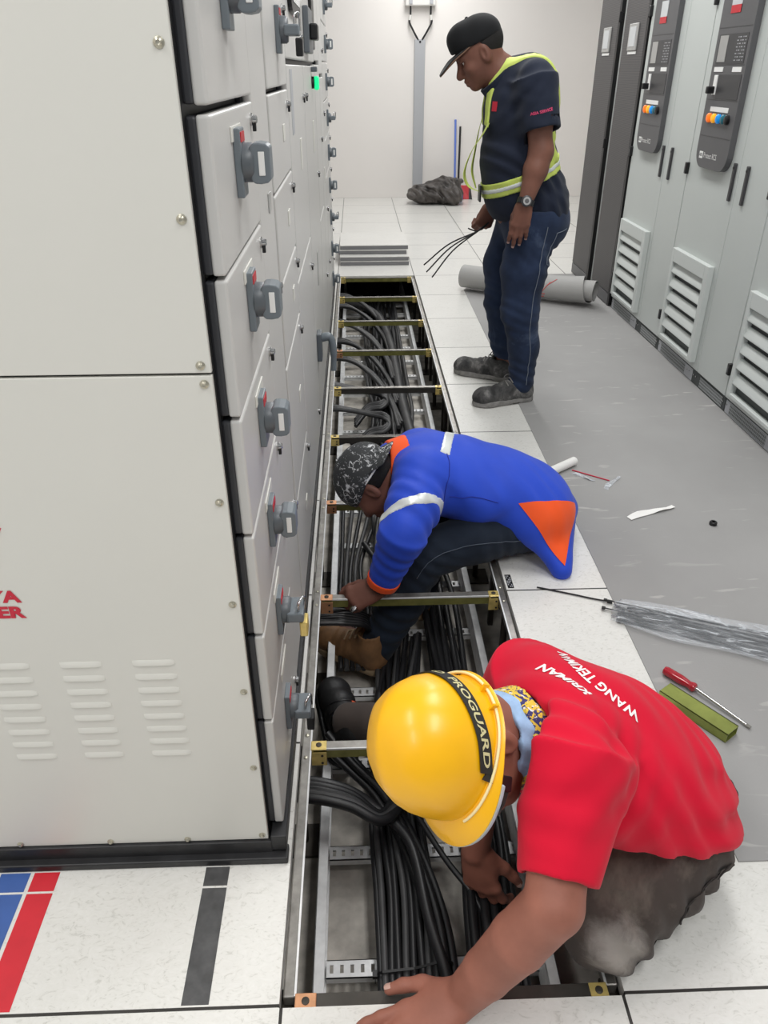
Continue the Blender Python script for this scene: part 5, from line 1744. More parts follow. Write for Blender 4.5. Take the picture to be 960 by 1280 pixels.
# ------------------------------------------------------------------ worker in red shirt and yellow helmet
cloth('red_shirt', (206, 16, 48), 0.06, 0.85, 5, 900, 0.10, dust=(222, 90, 100), dscale=6, dthr=0.66)
cloth('work_trousers', (72, 64, 60), 0.14, 0.9, 8, 700, 0.15, dust=(126, 116, 106), dscale=5.5, dthr=0.555)
mat('helmet_yellow', (250, 186, 12), 0.34, var=0.05, vscale=9, coat=0.12, spec=0.5)
mat('helmet_inner', (196, 214, 224), 0.5)
mat('strap_black', (38, 38, 36), 0.7)
mat('strap_print', (206, 198, 150), 0.7)
mat('light_blue_cloth', (156, 186, 222), 0.85, var=0.15, vscale=40, bump=0.2, bscale=150)
def m_bandana():
    m = mat('bandana', (222, 190, 70), 0.85)
    t = NT(m)
    n = t.noise(60, 2, t.coords(), 0.5, 1.5)
    n2 = t.noise(95, 2)
    base = t.ramp(n, [(0.40, lin((60, 56, 110))), (0.47, lin((226, 192, 70))), (0.60, lin((226, 192, 70))), (0.66, lin((70, 62, 90)))], 'CONSTANT')
    base = t.mix(t.ramp(n2, [(0.62, (0, 0, 0)), (0.64, (1, 1, 1))]), base, lin((226, 224, 220)))
    t.link(base, t.b.inputs['Base Color'])
m_bandana()
mat('white_print', (238, 232, 232), 0.7)
mat('shoe_black', (26, 26, 27), 0.5, bump=0.3, bscale=80)
mat('shoe_orange', (206, 92, 60), 0.6)

def knee_dust():
    t = NT(MATS['work_trousers'])
    g_ = t.new('ShaderNodeNewGeometry')
    ds = t.new('ShaderNodeVectorMath', operation='DISTANCE')
    t.link(g_.outputs['Position'], ds.inputs[0]); ds.inputs[1].default_value = (0.580, 0.022, 0.105)
    ad = t.new('ShaderNodeMath', operation='MULTIPLY_ADD')
    t.link(t.noise(20, 6, t.coords(), 0.7, 0.8), ad.inputs[0]); ad.inputs[1].default_value = -0.055
    t.link(ds.outputs['Value'], ad.inputs[2])
    f = t.ramp(ad.outputs[0], [(0.0, (0.6,) * 3), (0.034, (0, 0, 0))])
    old = t.b.inputs['Base Color'].links[0].from_socket
    t.link(t.mix(f, old, lin((176, 170, 164))), t.b.inputs['Base Color'])
knee_dust()
P3 = thing('person', 'person in red t-shirt, yellow hard hat and brown trousers, kneeling at the trench', 'person', (0.7, 0.25, 0))
U3 = unit((-0.815, -0.43, 0.40)); F3 = unit((-0.16, -0.73, -0.68))
FR3 = frame(F3, U3)
HC3 = vec((0.322, 0.182, 0.432))
SN3, EN3, WN3 = vec((0.482, 0.125, 0.430)), vec((0.437, -0.030, 0.312)), vec((0.318, -0.022, 0.062))
SF3, EF3, WF3 = vec((0.48, 0.41, 0.375)), vec((0.41, 0.455, 0.10)), vec((0.398, 0.375, -0.115))
B = SDF(0.0035)
p3 = head_prims(B, HC3, FR3, 1.0)
NB = vec((0.455, 0.258, 0.372))
B.chain([HC3 - U3 * 0.04 - F3 * 0.02, NB, (0.53, 0.275, 0.335)], [0.064, 0.066, 0.07], 0.02)
B.ell((0.57, 0.268, 0.32), (0.13, 0.14, 0.09), None, 0.04).ell((0.66, 0.27, 0.26), (0.12, 0.135, 0.09), None, 0.05).ell((0.75, 0.275, 0.175), (0.10, 0.135, 0.09), None, 0.05)
B.cone(SN3 + (.01, .02, -.01), SF3 + (.01, -.02, -.015), 0.05, 0.05, 0.03)
B.chain([SN3, (SN3 + EN3) / 2, EN3], [0.054, 0.048, 0.0455], 0.010)
B.chain([EN3, EN3 * 0.62 + WN3 * 0.38, EN3 * 0.25 + WN3 * 0.75, WN3], [0.0455, 0.0460, 0.040, 0.034], 0.006)
tips3 = hand_prims(B, WN3 + (-0.004, -0.002, -0.006), (-0.90, -0.32, -0.30), (-0.25, -0.1, 0.95), (-0.3, 1, 0), [(0.02, 0.12, 0.1), (0.05, 0.15, 0.1), (0.05, 0.15, 0.1), (0.08, 0.15, 0.1)], 0.13, 1.06, thumb=(0.80, 0.45), tn=0.06)
B.chain([SF3 + (0, 0, -0.01), EF3], [0.050, 0.047], 0.025).chain([EF3, EF3 * 0.62 + WF3 * 0.38, WF3], [0.047, 0.047, 0.032], 0.02)
tips3b = hand_prims(B, WF3, (0.18, -0.28, -0.94), (-0.45, -0.85, 0.15), (1, -0.2, 0), [(0.35, 0.5, 0.3), (0.4, 0.5, 0.3), (0.45, 0.5, 0.3), (0.5, 0.5, 0.3)], 0.08, 1.05, thumb=(0.65, 0.3))
# legs
B.chain([(0.755, 0.23, 0.15), (0.585, 0.09, 0.085)], [0.085, 0.062], 0.04).chain([(0.585, 0.09, 0.085), (0.71, 0.185, 0.058), (0.80, 0.28, 0.052)], [0.058, 0.05, 0.04], 0.03)
B.cone((0.80, 0.28, 0.052), (0.87, 0.34, 0.035), 0.035, 0.028, 0.03)
B.chain([(0.755, 0.36, 0.15), (0.46, 0.60, 0.0)], [0.085, 0.058], 0.04).chain([(0.46, 0.60, 0.0), (0.29, 0.70, -0.07), (0.112, 0.815, -0.150)], [0.056, 0.05, 0.038], 0.03)
B.cone((0.112, 0.815, -0.150), (0.07, 0.96, -0.19), 0.034, 0.028, 0.03)
body3 = B.build('body', 'skin_warm', P3, 2)
nails(tips3 + tips3b, 'nail', body3)
H = SDF(0.004)
H.ell(p3(-0.014, 0, 0.026), (0.0985, 0.0790, 0.0905), FR3, 0.0)
H.plane(p3(0, 0, 0.03), FR3[2]).plane(p3(-0.022, 0, 0.0), FR3[0]).plane(p3(0, 0, -0.045), -FR3[2] + 0.2 * FR3[0])
H.build('hair', 'hair_black', P3, 1)

# helmet
def hp3(f, s_, u): return HC3 + f * FR3[0] + s_ * FR3[1] + u * FR3[2]
RIMU = 0.028
NA = 64
def outline(a, k=1.0):
    f = math.cos(a); s_ = math.sin(a)
    rf = 0.126 if f > 0 else 0.104
    return (rf * f * k - 0.004, 0.102 * s_ * k)
b = MB()
rings = []
def shell(off=0.0):
    rr = []
    hts = [0.0, 0.018, 0.04, 0.065, 0.09, 0.112, 0.130, 0.142, 0.149, 0.152]
    kk = [1.0, 1.0, 0.985, 0.945, 0.87, 0.755, 0.60, 0.42, 0.22, 0.03]
    for h_, k_ in zip(hts, kk):
        ring = []
        for j in range(NA):
            a = 2 * PI * j / NA
            f, s_ = outline(a, k_)
            ridge = 0.0055 * math.exp(-(s_ / 0.020) ** 2) * min(1, h_ / 0.05) + 0.003 * (math.exp(-((abs(s_) - 0.05) / 0.012) ** 2)) * min(1, h_ / 0.06)
            m_ = 1 + off
            ring.append(hp3(f * m_, s_ * m_, RIMU + (h_ + ridge) * (1 + off)))
        rr.append(ring)
    return rr
b.ring_loft(shell(), False, True)
hel = b.build('hard_hat', 'helmet_yellow', P3, smooth=75)
# brim: gutter all round, peak in front
b = MB()
rings = []
for j in range(NA + 1):
    a = 2 * PI * j / NA
    f, s_ = outline(a, 1.0)
    pk = max(0, math.cos(a)) ** 1.5
    w_ = 0.009 + 0.026 * pk
    d = unit((f, s_, 0)) if True else 0
    dn = 0.004 + 0.016 * pk
    o = (f + d[0] * w_, s_ + d[1] * w_ * 0.9)
    m1 = (f + d[0] * w_ * 0.5, s_ + d[1] * w_ * 0.45)
    rings.append([hp3(f * 0.985, s_ * 0.985, RIMU + 0.004), hp3(m1[0], m1[1], RIMU + 0.001 - dn * 0.35), hp3(o[0], o[1], RIMU - dn), hp3(o[0] + d[0] * 0.002, o[1] + d[1] * 0.002, RIMU - dn - 0.003), hp3(o[0], o[1], RIMU - dn - 0.006), hp3(m1[0], m1[1], RIMU - 0.004 - dn * 0.35), hp3(f * 0.97, s_ * 0.97, RIMU - 0.002)])
b.ring_loft(rings, False, False)
b.build('brim', 'helmet_yellow', hel, smooth=60)
b = MB()
rings = []
for th in np.linspace(-1.15, 1.15, 25):
    f, s_ = outline(th, 1.0)
    pk = math.cos(th) ** 1.5
    d = unit((f, s_, 0))
    o = (f + d[0] * (0.009 + 0.026 * pk), s_ + d[1] * (0.009 + 0.026 * pk) * 0.9)
    dn = 0.004 + 0.016 * pk
    rings.append([hp3(o[0] - d[0] * .004, o[1] - d[1] * .004, RIMU - dn - 0.0055), hp3(o[0] + d[0] * .0025, o[1] + d[1] * .0025, RIMU - dn - 0.006), hp3(o[0] + d[0] * .0015, o[1] + d[1] * .0015, RIMU - dn - 0.012), hp3(o[0] - d[0] * .006, o[1] - d[1] * .006, RIMU - dn - 0.012)])
b.ring_loft(rings)
b.build('brim_edge', 'helmet_inner', hel, smooth=60)
# pale scuffed ridges near the gutter
for hh, off_, rng_ in ((0.012, 0.009, (0.45, 5.8)),):
    b = MB()
    pts = []
    for a in np.linspace(rng_[0], rng_[1], 60):
        f, s_ = outline(a, 1.0)
        d = unit((f, s_, 0))
        pts.append(hp3(f + d[0] * 0.007, s_ + d[1] * 0.006, RIMU + 0.002))
    b.tube(pts, 0.0026, 6)
    b.build('gutter_line', mat('cream', (252, 234, 176), 0.4), hel, smooth=80)
b = MB()
for a in (2.1, 2.45, 3.6, 3.95, 4.3):
    f, s_ = outline(a, 1.0)
    d = unit((f, s_, 0)); t_ = np.array([-d[1], d[0], 0])
    b.obox(hp3(f + d[0] * 0.004, s_ + d[1] * 0.004, RIMU + 0.006), (FR3[0] * d[0] + FR3[1] * d[1]) * 0.010, (FR3[0] * t_[0] + FR3[1] * t_[1]) * 0.002, FR3[2] * 0.006)
b.build('gutter_rib', 'helmet_yellow', hel, bevel=0.001)
b = MB()
rings = []
for j in range(NA + 1):
    a = 2 * PI * j / NA
    f, s_ = outline(a, 0.86)
    rings.append([hp3(f, s_, RIMU + 0.004), hp3(f, s_, RIMU - 0.022), hp3(f * 0.96, s_ * 0.96, RIMU - 0.022), hp3(f * 0.96, s_ * 0.96, RIMU + 0.004)])
b.ring_loft(rings, False, False)
b.build('inner_band', 'helmet_inner', hel, smooth=60)
# chin strap worn round the outside of the shell
def helm_h(a, h_):
    hts = [0.0, 0.018, 0.04, 0.065, 0.09, 0.112, 0.130, 0.142, 0.149, 0.152]
    kk = [1.0, 1.0, 0.985, 0.945, 0.87, 0.755, 0.60, 0.42, 0.22, 0.03]
    k_ = np.interp(h_, hts, kk)
    f, s_ = outline(a, k_ * 1.012)
    return hp3(f, s_, RIMU + h_ + 0.001)
def strap_pt(t):
    # near ear -> up over the back of the shell -> far side
    a = 1.22 + 3.5 * t
    h_ = 0.012 + 0.046 * math.sin(PI * min(1, t * 1.0)) ** 0.9
    return a, h_
SW = 0.0125
pts, ws, ns = [], [], []
grid = []
for i in range(61):
    t = i / 60
    a, h_ = strap_pt(t)
    p_lo = helm_h(a, max(0.0, h_ - SW)); p_hi = helm_h(a, h_ + SW)
    grid.append((p_lo, p_hi))
b = MB()
rings = []
for (lo_, hi_) in grid:
    mid = (lo_ + hi_) / 2
    n_ = unit(mid - hp3(0, 0, 0.02))
    rings.append([lo_ + n_ * 0.0008, hi_ + n_ * 0.0008, hi_ + n_ * 0.003, lo_ + n_ * 0.003])
b.ring_loft(rings)
strap = b.build('chin_strap', 'strap_black', hel, smooth=40)
def strap_text(txt, t0, t1, size):
    V, F = text_mesh(txt, 1.0, 0.02, 'LEFT')
    V = V[:, :2]
    x0, x1 = V[:, 0].min(), V[:, 0].max()
    P = []
    for x, y in V:
        t = t0 + (t1 - t0) * (x - x0) / (x1 - x0)
        i = min(59.999, max(0, t * 60)); j = int(i); fr = i - j
        lo_ = grid[j][0] * (1 - fr) + grid[j + 1][0] * fr; hi_ = grid[j][1] * (1 - fr) + grid[j + 1][1] * fr
        v = 0.5 - y * size
        q = lo_ * (1 - v) + hi_ * v
        n_ = unit(q - hp3(0, 0, 0.02))
        P.append(q + n_ * 0.0038)
    b = MB(); b.add(P, F)
    b.build('lettering', 'strap_print', strap)
strap_text('PROGUARD', 0.42, 0.02, 0.72)
strap_text('PROGUARD', 0.88, 0.47, 0.72)
# loose strap end and clip by the ear
e0 = (grid[0][0] + grid[0][1]) / 2
pts = smoothpath([e0, e0 - FR3[2] * 0.03 + FR3[0] * 0.008, e0 - FR3[2] * 0.045 + FR3[0] * 0.028, e0 - FR3[2] * 0.04 + FR3[0] * 0.05], 5)
b = MB()
b.ribbon(pts, [FR3[0] * 0.010 + FR3[2] * 0.006] * len(pts), [FR3[1]] * len(pts), 0.003)
b.build('strap_end', 'strap_black', strap)
MB().obox(e0 - FR3[2] * 0.040 + FR3[0] * 0.012, FR3[0] * 0.012, FR3[1] * 0.006, FR3[2] * 0.014).build('strap_clip', 'black_plastic', strap, bevel=0.003)

# neck gaiter
gdir = unit(NB - HC3)
gc = HC3 * 0.46 + NB * 0.54
g = SDF(0.003)
g.cone(gc - gdir * 0.03, gc + gdir * 0.04, 0.080, 0.090, 0.0).cone(gc - gdir * 0.09, gc + gdir * 0.09, 0.068, 0.076, 0.0, 's')
g.slab(gc + gdir * 0.012, gdir, 0.017)
g.disp(folds([(gc, 0.12, (0.3, 0.5, 0.8), 0.035, 0.003)]))
gt = g.build('neck_gaiter', 'bandana', P3, 2)
g = SDF(0.003)
g.cone(gc - gdir * 0.05, gc + gdir * 0.03, 0.074, 0.084, 0.0).cone(gc - gdir * 0.09, gc + gdir * 0.09, 0.064, 0.072, 0.0, 's')
g.slab(gc - gdir * 0.014, gdir, 0.016)
g.disp(folds([(gc, 0.12, (0.4, 0.5, 0.6), 0.03, 0.003)]))
g.build('gaiter_lining', 'light_blue_cloth', gt, 2)

# t-shirt
S = SDF(0.0045)
S.ell((0.570, 0.268, 0.322), (0.155, 0.180, 0.118), frame((1, 0, -0.15), (0.15, 0, 1)), 0.0).ell((0.665, 0.272, 0.262), (0.155, 0.180, 0.125), frame((1, 0, -0.6), (0.6, 0, 1)), 0.06).ell((0.745, 0.275, 0.175), (0.142, 0.182, 0.118), frame((0.6, 0, -0.8), (0.8, 0, 0.6)), 0.06)
S.cone(SN3 + (0.01, 0.03, 0.0), SF3 + (0.01, -0.03, 0), 0.082, 0.078, 0.06)
S.cone((0.475, 0.265, 0.365), (0.56, 0.28, 0.355), 0.088, 0.11, 0.04)
S.ccone(SN3 + (0.012, 0.02, 0.004), EN3 + (SN3 - EN3) * 0.14 + (0.004, 0.004, 0.004), 0.094, 0.063, 0.05)
S.ccone(SF3 + (0.012, -0.02, 0.004), EF3 + (SF3 - EF3) * 0.42, 0.092, 0.078, 0.05)
S.disp(folds([((0.50, 0.13, 0.36), 0.12, (0.75, -0.2, -0.6), 0.06, 0.007), ((0.52, 0.22, 0.46), 0.12, (0.6, 0.8, 0), 0.06, 0.005), ((0.70, 0.14, 0.27), 0.13, (0.8, 0.3, 0.5), 0.07, 0.006),
              ((0.80, 0.2, 0.22), 0.12, (0.5, 0.2, 0.9), 0.06, 0.005), ((0.46, 0.07, 0.42), 0.07, (0.2, 0.6, 0.8), 0.06, 0.003), ((0.78, 0.34, 0.33), 0.15, (0.7, 0.4, -0.4), 0.07, 0.003)]))
d_ = unit(EN3 - SN3)
hc = EN3 + (SN3 - EN3) * 0.16
S.ccone(hc - d_ * 0.05, hc + d_ * 0.03, 0.050, 0.053, 0.0, 's')
S.cone(HC3, (0.51, 0.272, 0.345), 0.086, 0.082, 0.01, 's')
S.ccone(HC3, gc + gdir * 0.022, 0.115, 0.110, 0.02, 's')
hemn = unit((-0.169, -0.284, -0.942))
S.plane((0.60, 0.12, 0.245), hemn)
sh3 = S.build('t_shirt', 'red_shirt', P3, 2)
t3 = bvh_of(sh3)
# back lettering, curved
def arc_text(txt, size, cx, cy, R, a0, a1, bold):
    V, F = text_mesh(txt, size, bold, 'LEFT', 1.02)
    V = V[:, :2]; w0, w1 = V[:, 0].min(), V[:, 0].max()
    out = []
    for x, y in V:
        a = a0 + (a1 - a0) * (x - w0) / (w1 - w0)
        out.append((cx + (R + y) * math.sin(a), cy + (R + y) * math.cos(a)))
    return np.array(out), F
# text plane on the back: x axis towards -y (reads from the waist side), y axis towards the neck
ux = unit((-0.50, 0.86, 0.10)); uy = unit((-0.84, -0.50, 0.20)); uy = unit(uy - ux * (uy @ ux))
V, F = arc_text('WANG TEKIMAN', 0.029, 0, -0.13, 0.14, -0.72, 0.72, 0.0008)
wrap(V, F, t3, (0.560, 0.295, 0.44), ux, uy, 'lettering', 'white_print', sh3, 0.0015)
V, F = text_mesh('KRIMAN', 0.030, 0.0010)
wrap(V + np.array([0.012, 0.0, 0])[:V.shape[1]], F, t3, (0.505, 0.270, 0.44), ux, uy, 'lettering', 'white_print', sh3, 0.0015)

# trousers
J = SDF(0.0045)
J.chain([(0.76, 0.23, 0.150), (0.665, 0.155, 0.128), (0.580, 0.085, 0.078)], [0.102, 0.096, 0.083], 0.03)
J.chain([(0.585, 0.09, 0.07), (0.71, 0.185, 0.062), (0.80, 0.27, 0.062)], [0.075, 0.064, 0.058], 0.03)
J.chain([(0.76, 0.36, 0.150), (0.65, 0.50, 0.08), (0.46, 0.60, 0.0)], [0.115, 0.096, 0.08], 0.03)
J.chain([(0.46, 0.60, 0.0), (0.31, 0.69, -0.065), (0.112, 0.815, -0.155)], [0.078, 0.068, 0.054], 0.03)
J.ell((0.745, 0.28, 0.155), (0.105, 0.16, 0.108), None, 0.04)
J.disp(folds([((0.60, 0.06, 0.08), 0.10, (0.7, 0.5, 0.5), 0.05, 0.008), ((0.72, 0.12, 0.06), 0.10, (0.8, 0.4, 0.2), 0.045, 0.011), ((0.80, 0.2, 0.10), 0.1, (0.6, 0.5, 0.4), 0.045, 0.010), ((0.3, 0.68, -0.07), 0.12, (0.9, -0.4, 0.3), 0.06, 0.006)]))
J.plane((0.74, 0.3, 0.235), (-0.35, 0, 0.93))
J.plane((0.095, 0.83, -0.175), (-0.8, 0.45, -0.40))
tro = J.build('work_trousers', 'work_trousers', P3, 2)
tj = bvh_of(tro)
mat('stitch_dark', (46, 42, 40), 0.9)
stitch([(0.86, 0.10, 0.16), (0.78, 0.07, 0.17), (0.70, 0.05, 0.13), (0.74, 0.08, 0.05)], 0, tro, 'stitch_dark', 0.0018, tree=tj)
stitch([(0.90, 0.17, 0.10), (0.80, 0.12, 0.07), (0.70, 0.07, 0.04), (0.62, 0.02, 0.02)], 0, tro, 'stitch_dark', 0.0018, tree=tj)
# pocket flap on the thigh
patch(tj, (0.72, 0.05, 0.17), (0.82, 0.12, 0.18), (0.80, 0.10, 0.10), (0.73, 0.05, 0.09), (0.2, -0.7, 0.68), 'pocket', 'work_trousers', tro, 0.004, 10, 10)
# shoes
shoe((0.79, 0.275, 0), (0.91, 0.38, 0), 'shoe_black', 'black_plastic', P3, 0.16, 0.0, laces=False, ank=0.07)
FT = frame((-0.18, 0.88, 0.28), (0.42, -0.18, 0.9))
O = vec((0.088, 0.795, -0.238))
def q3(a, b_, c_): return O + a * FT[0] + b_ * FT[1] + c_ * FT[2]
X = SDF(0.004)
X.cone(q3(0.0, 0, 0.03), q3(0.0, 0, 0.10), 0.042, 0.040, 0.0).cone(q3(0.0, 0, 0.03), q3(0.16, 0, 0.022), 0.041, 0.042, 0.03).cone(q3(0.0, 0, 0.075), q3(0.11, 0, 0.045), 0.040, 0.042, 0.03).ell(q3(0.165, 0, 0.022), (0.05, 0.046, 0.034), FT, 0.03)
X.disp(folds([(q3(0.10, 0, 0.05), 0.09, FT[0], 0.05, 0.002), (q3(0.03, 0, 0.06), 0.05, FT[2] + FT[0] * 0.4, 0.04, 0.002)]))
X.plane(q3(0, 0, -0.005), -FT[2])
sx = X.build('shoe', 'shoe_black', P3, 2)
X = SDF(0.004)
X.cone(q3(-0.005, 0, -0.008), q3(0.165, 0, -0.008), 0.046, 0.050, 0.0).slab(q3(0, 0, -0.010), FT[2], 0.010)
X.build('sole', 'black_plastic', sx, 1)
tx = bvh_of(sx)
for k in range(3):
    a = 0.045 + 0.03 * k
    pts = []
    for v in np.linspace(-1.2, 1.2, 9):
        hit = tx.find_nearest(Vector(q3(a, 0.05 * math.sin(v), 0.03 + 0.07 * math.cos(v))))
        pts.append(vec(hit[0]) + vec(hit[1]) * 0.001)
    MB().tube(pts, 0.003, 6).build('lace', 'black_plastic', sx, smooth=60)
for (a0, a1, b0, b1) in ((0.075, 0.11, -0.028, -0.014), (0.02, 0.05, -0.036, -0.022)):
    patch(tx, q3(a0, b0, 0.08), q3(a1, b0 - 0.006, 0.08), q3(a1 - 0.008, b1, 0.08), q3(a0 + 0.008, b1, 0.08), (0.1, -0.6, 0.8), 'orange_badge', 'shoe_orange', sx, 0.002, 5, 5)
# ------------------------------------------------------------------ loose things
# rolled mat
mat('mat_back', (166, 165, 163), 0.65, var=0.04, vscale=4, bump=0.1, bscale=200)
mat('red_scribble', (196, 96, 92), 0.7)
A, Bv = vec((0.925, 4.935, 0)), vec((1.725, 4.42, 0))
axd = unit(Bv - A); sd = np.cross((0, 0, 1), axd)      # sd points away from the camera side
t = thing('rolled_mat', 'rolled up piece of grey vinyl mat lying behind the standing worker', 'mat', (1.32, 4.68, 0.003))
b = MB()
rings = []
NS = 90
for s_ in np.linspace(0, 1, 26):
    op = max(0, (s_ - 0.62) / 0.38) ** 1.6
    R0 = 0.093 + 0.012 * op
    inner = 0.052
    P_out, P_in = [], []
    for i in range(NS + 1):
        ph = i / NS
        a = -PI * 0.5 - 0.5 - ph * 2 * PI * 2.6
        r = R0 - (R0 - inner) * (ph ** 0.75)
        flare = op * 0.075 * max(0, 1 - ph / 0.16) ** 1.4
        cx = math.cos(a) * (r + flare); cz = math.sin(a) * r
        if ph < 0.1: cz = cz * (1 - op * 0.1) 
        c0 = A + (Bv - A) * s_ + axd * op * (0.13 * min(1, ph * 2.2) - 0.10)
        z0 = R0 + 0.004
        P_out.append(c0 + sd * -cx + np.array([0, 0, max(0.004, z0 + cz)]))
        cx2 = math.cos(a) * (r - 0.0035 + flare); cz2 = math.sin(a) * (r - 0.0035)
        P_in.append(c0 + sd * -cx2 + np.array([0, 0, max(0.0055, z0 + cz2)]))
    rings.append(P_out + P_in[::-1])
b.ring_loft(rings)
ro = b.build('rolled_sheet', 'mat_back', t, smooth=50)
rt_ = bvh_of(ro)
for k, (s0, h0, s1, h1) in enumerate(((0.60, 0.10, 0.66, 0.16), (0.64, 0.05, 0.72, 0.15), (0.58, 0.04, 0.68, 0.05), (0.57, 0.065, 0.69, 0.07), (0.60, 0.03, 0.62, 0.09), (0.65, 0.03, 0.66, 0.085), (0.70, 0.13, 0.76, 0.17))):
    P = []
    for q in np.linspace(0, 1, 8):
        s_ = s0 + (s1 - s0) * q; hz = h0 + (h1 - h0) * q
        o = A + (Bv - A) * s_ + np.array([0, 0, hz]) - sd * 0.4
        hit = rt_.ray_cast(Vector(o), Vector(sd), 0.8)
        if hit[0] is not None: P.append(vec(hit[0]) - sd * 0.001)
    if len(P) > 2:
        MB().tube(P, 0.0035, 5).build('red_marking', 'red_scribble', ro)

# rubbish bag by the wall
def m_bag():
    m = mat('bag_dark', (62, 57, 54), 0.32, spec=0.6)
    t = NT(m)
    t.link(t.ramp(t.noise(7, 4, t.coords(), 0.6, 0.6), [(0.35, lin((44, 40, 38))), (0.7, lin((98, 92, 88)))]), t.b.inputs['Base Color'])
    t.bump(t.noise(22, 5, t.coords(), 0.6, 1.2), 0.7, 0.02)
m_bag()
g = SDF(0.009)
g.ell((1.04, 9.12, 0.115), (0.27, 0.22, 0.115), None, 0.0).ell((1.22, 9.10, 0.15), (0.20, 0.18, 0.14), None, 0.06).ell((1.30, 9.0, 0.09), (0.13, 0.14, 0.10), None, 0.05)
g.cone((1.20, 9.1, 0.22), (1.40, 9.05, 0.25), 0.07, 0.03, 0.05).cone((0.90, 9.08, 0.10), (0.80, 9.0, 0.10), 0.08, 0.04, 0.05)
g.disp(folds([((1.1, 9.0, 0.18), 0.3, (0.35, 0.3, 0.9), 0.085, 0.014), ((1.25, 9.0, 0.1), 0.22, (0.9, 0.2, 0.4), 0.07, 0.012), ((0.95, 8.95, 0.1), 0.22, (0.6, 0.1, 0.8), 0.09, 0.012)]))
g.plane((1, 9, 0.001), (0, 0, -1))
tag(g.build('rubbish_bag', 'bag_dark', None, 1), 'dark crumpled rubbish bag on the floor against the back wall', 'bag')

# clear packet of cable ties
def m_plastic(name, a=0.28, tint=(225, 230, 236)):
    m = bpy.data.materials.new(name); m.use_nodes = True
    MATS[name] = m
    t = NT(m)
    t.b.inputs['Base Color'].default_value = lin(tint)
    t.b.inputs['Roughness'].default_value = 0.18
    t.b.inputs['Specular IOR Level'].default_value = 0.9
    mp = t.new('ShaderNodeMapping', vector_type='TEXTURE')
    mp.inputs['Rotation'].default_value = (0, 0, math.radians(-24.4))
    mp.inputs['Scale'].default_value = (2.6, 0.75, 1)
    t.link(t.new('ShaderNodeNewGeometry').outputs['Position'], mp.inputs['Vector'])
    n = t.noise(26, 4, mp.outputs[0], 0.6, 1.1)
    t.bump(n, 0.55, 0.02)
    t.link(t.ramp(n, [(0.42, (a * 0.6,) * 3), (0.58, (a,) * 3), (0.64, (min(1, a * 2.8),) * 3), (0.69, (a,) * 3)]), t.b.inputs['Alpha'])  # more opaque pale streaks paint white highlights into the film
m_plastic('clear_plastic', 0.27)
m_plastic('clear_scrap', 0.45)
P0, P1_ = vec((0.905, 1.070, 0.0)), vec((1.62, 0.745, 0.0))
du = unit(P1_ - P0); dv = np.cross((0, 0, 1), du)
Lb = np.linalg.norm(P1_ - P0)
b = MB()
rings = []
nr, nc = 44, 26
rs = np.random.default_rng(3)
for i in range(nr + 1):
    u_ = i / nr
    wd = 0.082 * (0.72 + 0.28 * min(1, u_ * 4)) * (1 - 0.10 * max(0, u_ - 0.9) * 10 * 0)
    ring = []
    for j in range(nc):
        a = 2 * PI * j / nc
        x = math.cos(a); y = math.sin(a)
        hgt = 0.013 * (0.5 + 0.5 * min(1, u_ * 5)) * (1 + 0.25 * math.sin(9 * u_ + 4 * x) + 0.2 * math.sin(23 * u_ + 7 * x))
        wob = 0.006 * math.sin(14 * u_ + (0 if x > 0 else 2))
        p = P0 + du * (u_ * Lb + (0.012 * math.sin(8 * x + 1) if i == 0 else 0)) + dv * (wd * x + wob) + np.array([0, 0, 0.0165 * 1.0 + (hgt if y > 0 else 0.0125) * y])
        p[2] = max(0.0035, p[2])
        ring.append(p)
    rings.append(ring)
b.ring_loft(rings)
tag(b.build('plastic_packet', 'clear_plastic', None, smooth=70), 'crinkled clear plastic packet of black cable ties on the grey mat', 'packet')
random.seed(21)
for i in range(22):
    v = -0.056 + 0.112 * ((i * 7) % 22) / 21
    z = 0.0065 + 0.0028 * (i % 4)
    st_ = 0.03 + U(-0.02, 0.03) if i not in (3, 8, 14) else -0.035
    pts = [P0 + du * (st_ + q * 0.6) + dv * (v * (0.7 + 0.3 * q) + 0.004 * math.sin(5 * q + i)) + np.array([0, 0, z]) for q in np.linspace(0, 1, 7)]
    b = MB()
    b.ribbon(pts, [dv * 0.0022] * 7, [(0, 0, 1)] * 7, 0.0014)
    b.obox(pts[0], du * 0.005, dv * 0.004, (0, 0, 0.0026))
    o = b.build('cable_tie', 'black_plastic', None)
    tag(o, 'black cable tie inside the clear plastic packet', 'cable tie', 'cable ties in the plastic packet')
pts = smoothpath([(0.700, 1.210, 0.0025), (0.73, 1.197, 0.0035), (0.80, 1.168, 0.004), (0.86, 1.142, 0.004), (0.905, 1.123, 0.006)], 6)
b = MB().tube(pts, 0.0026, 6)
b.obox(pts[-1], (0.007, -0.003, 0), (0.002, 0.005, 0), (0, 0, 0.003))
tag(b.build('cable_tie', 'black_plastic', None), 'single loose black cable tie lying on the white tile beside the packet', 'cable tie')

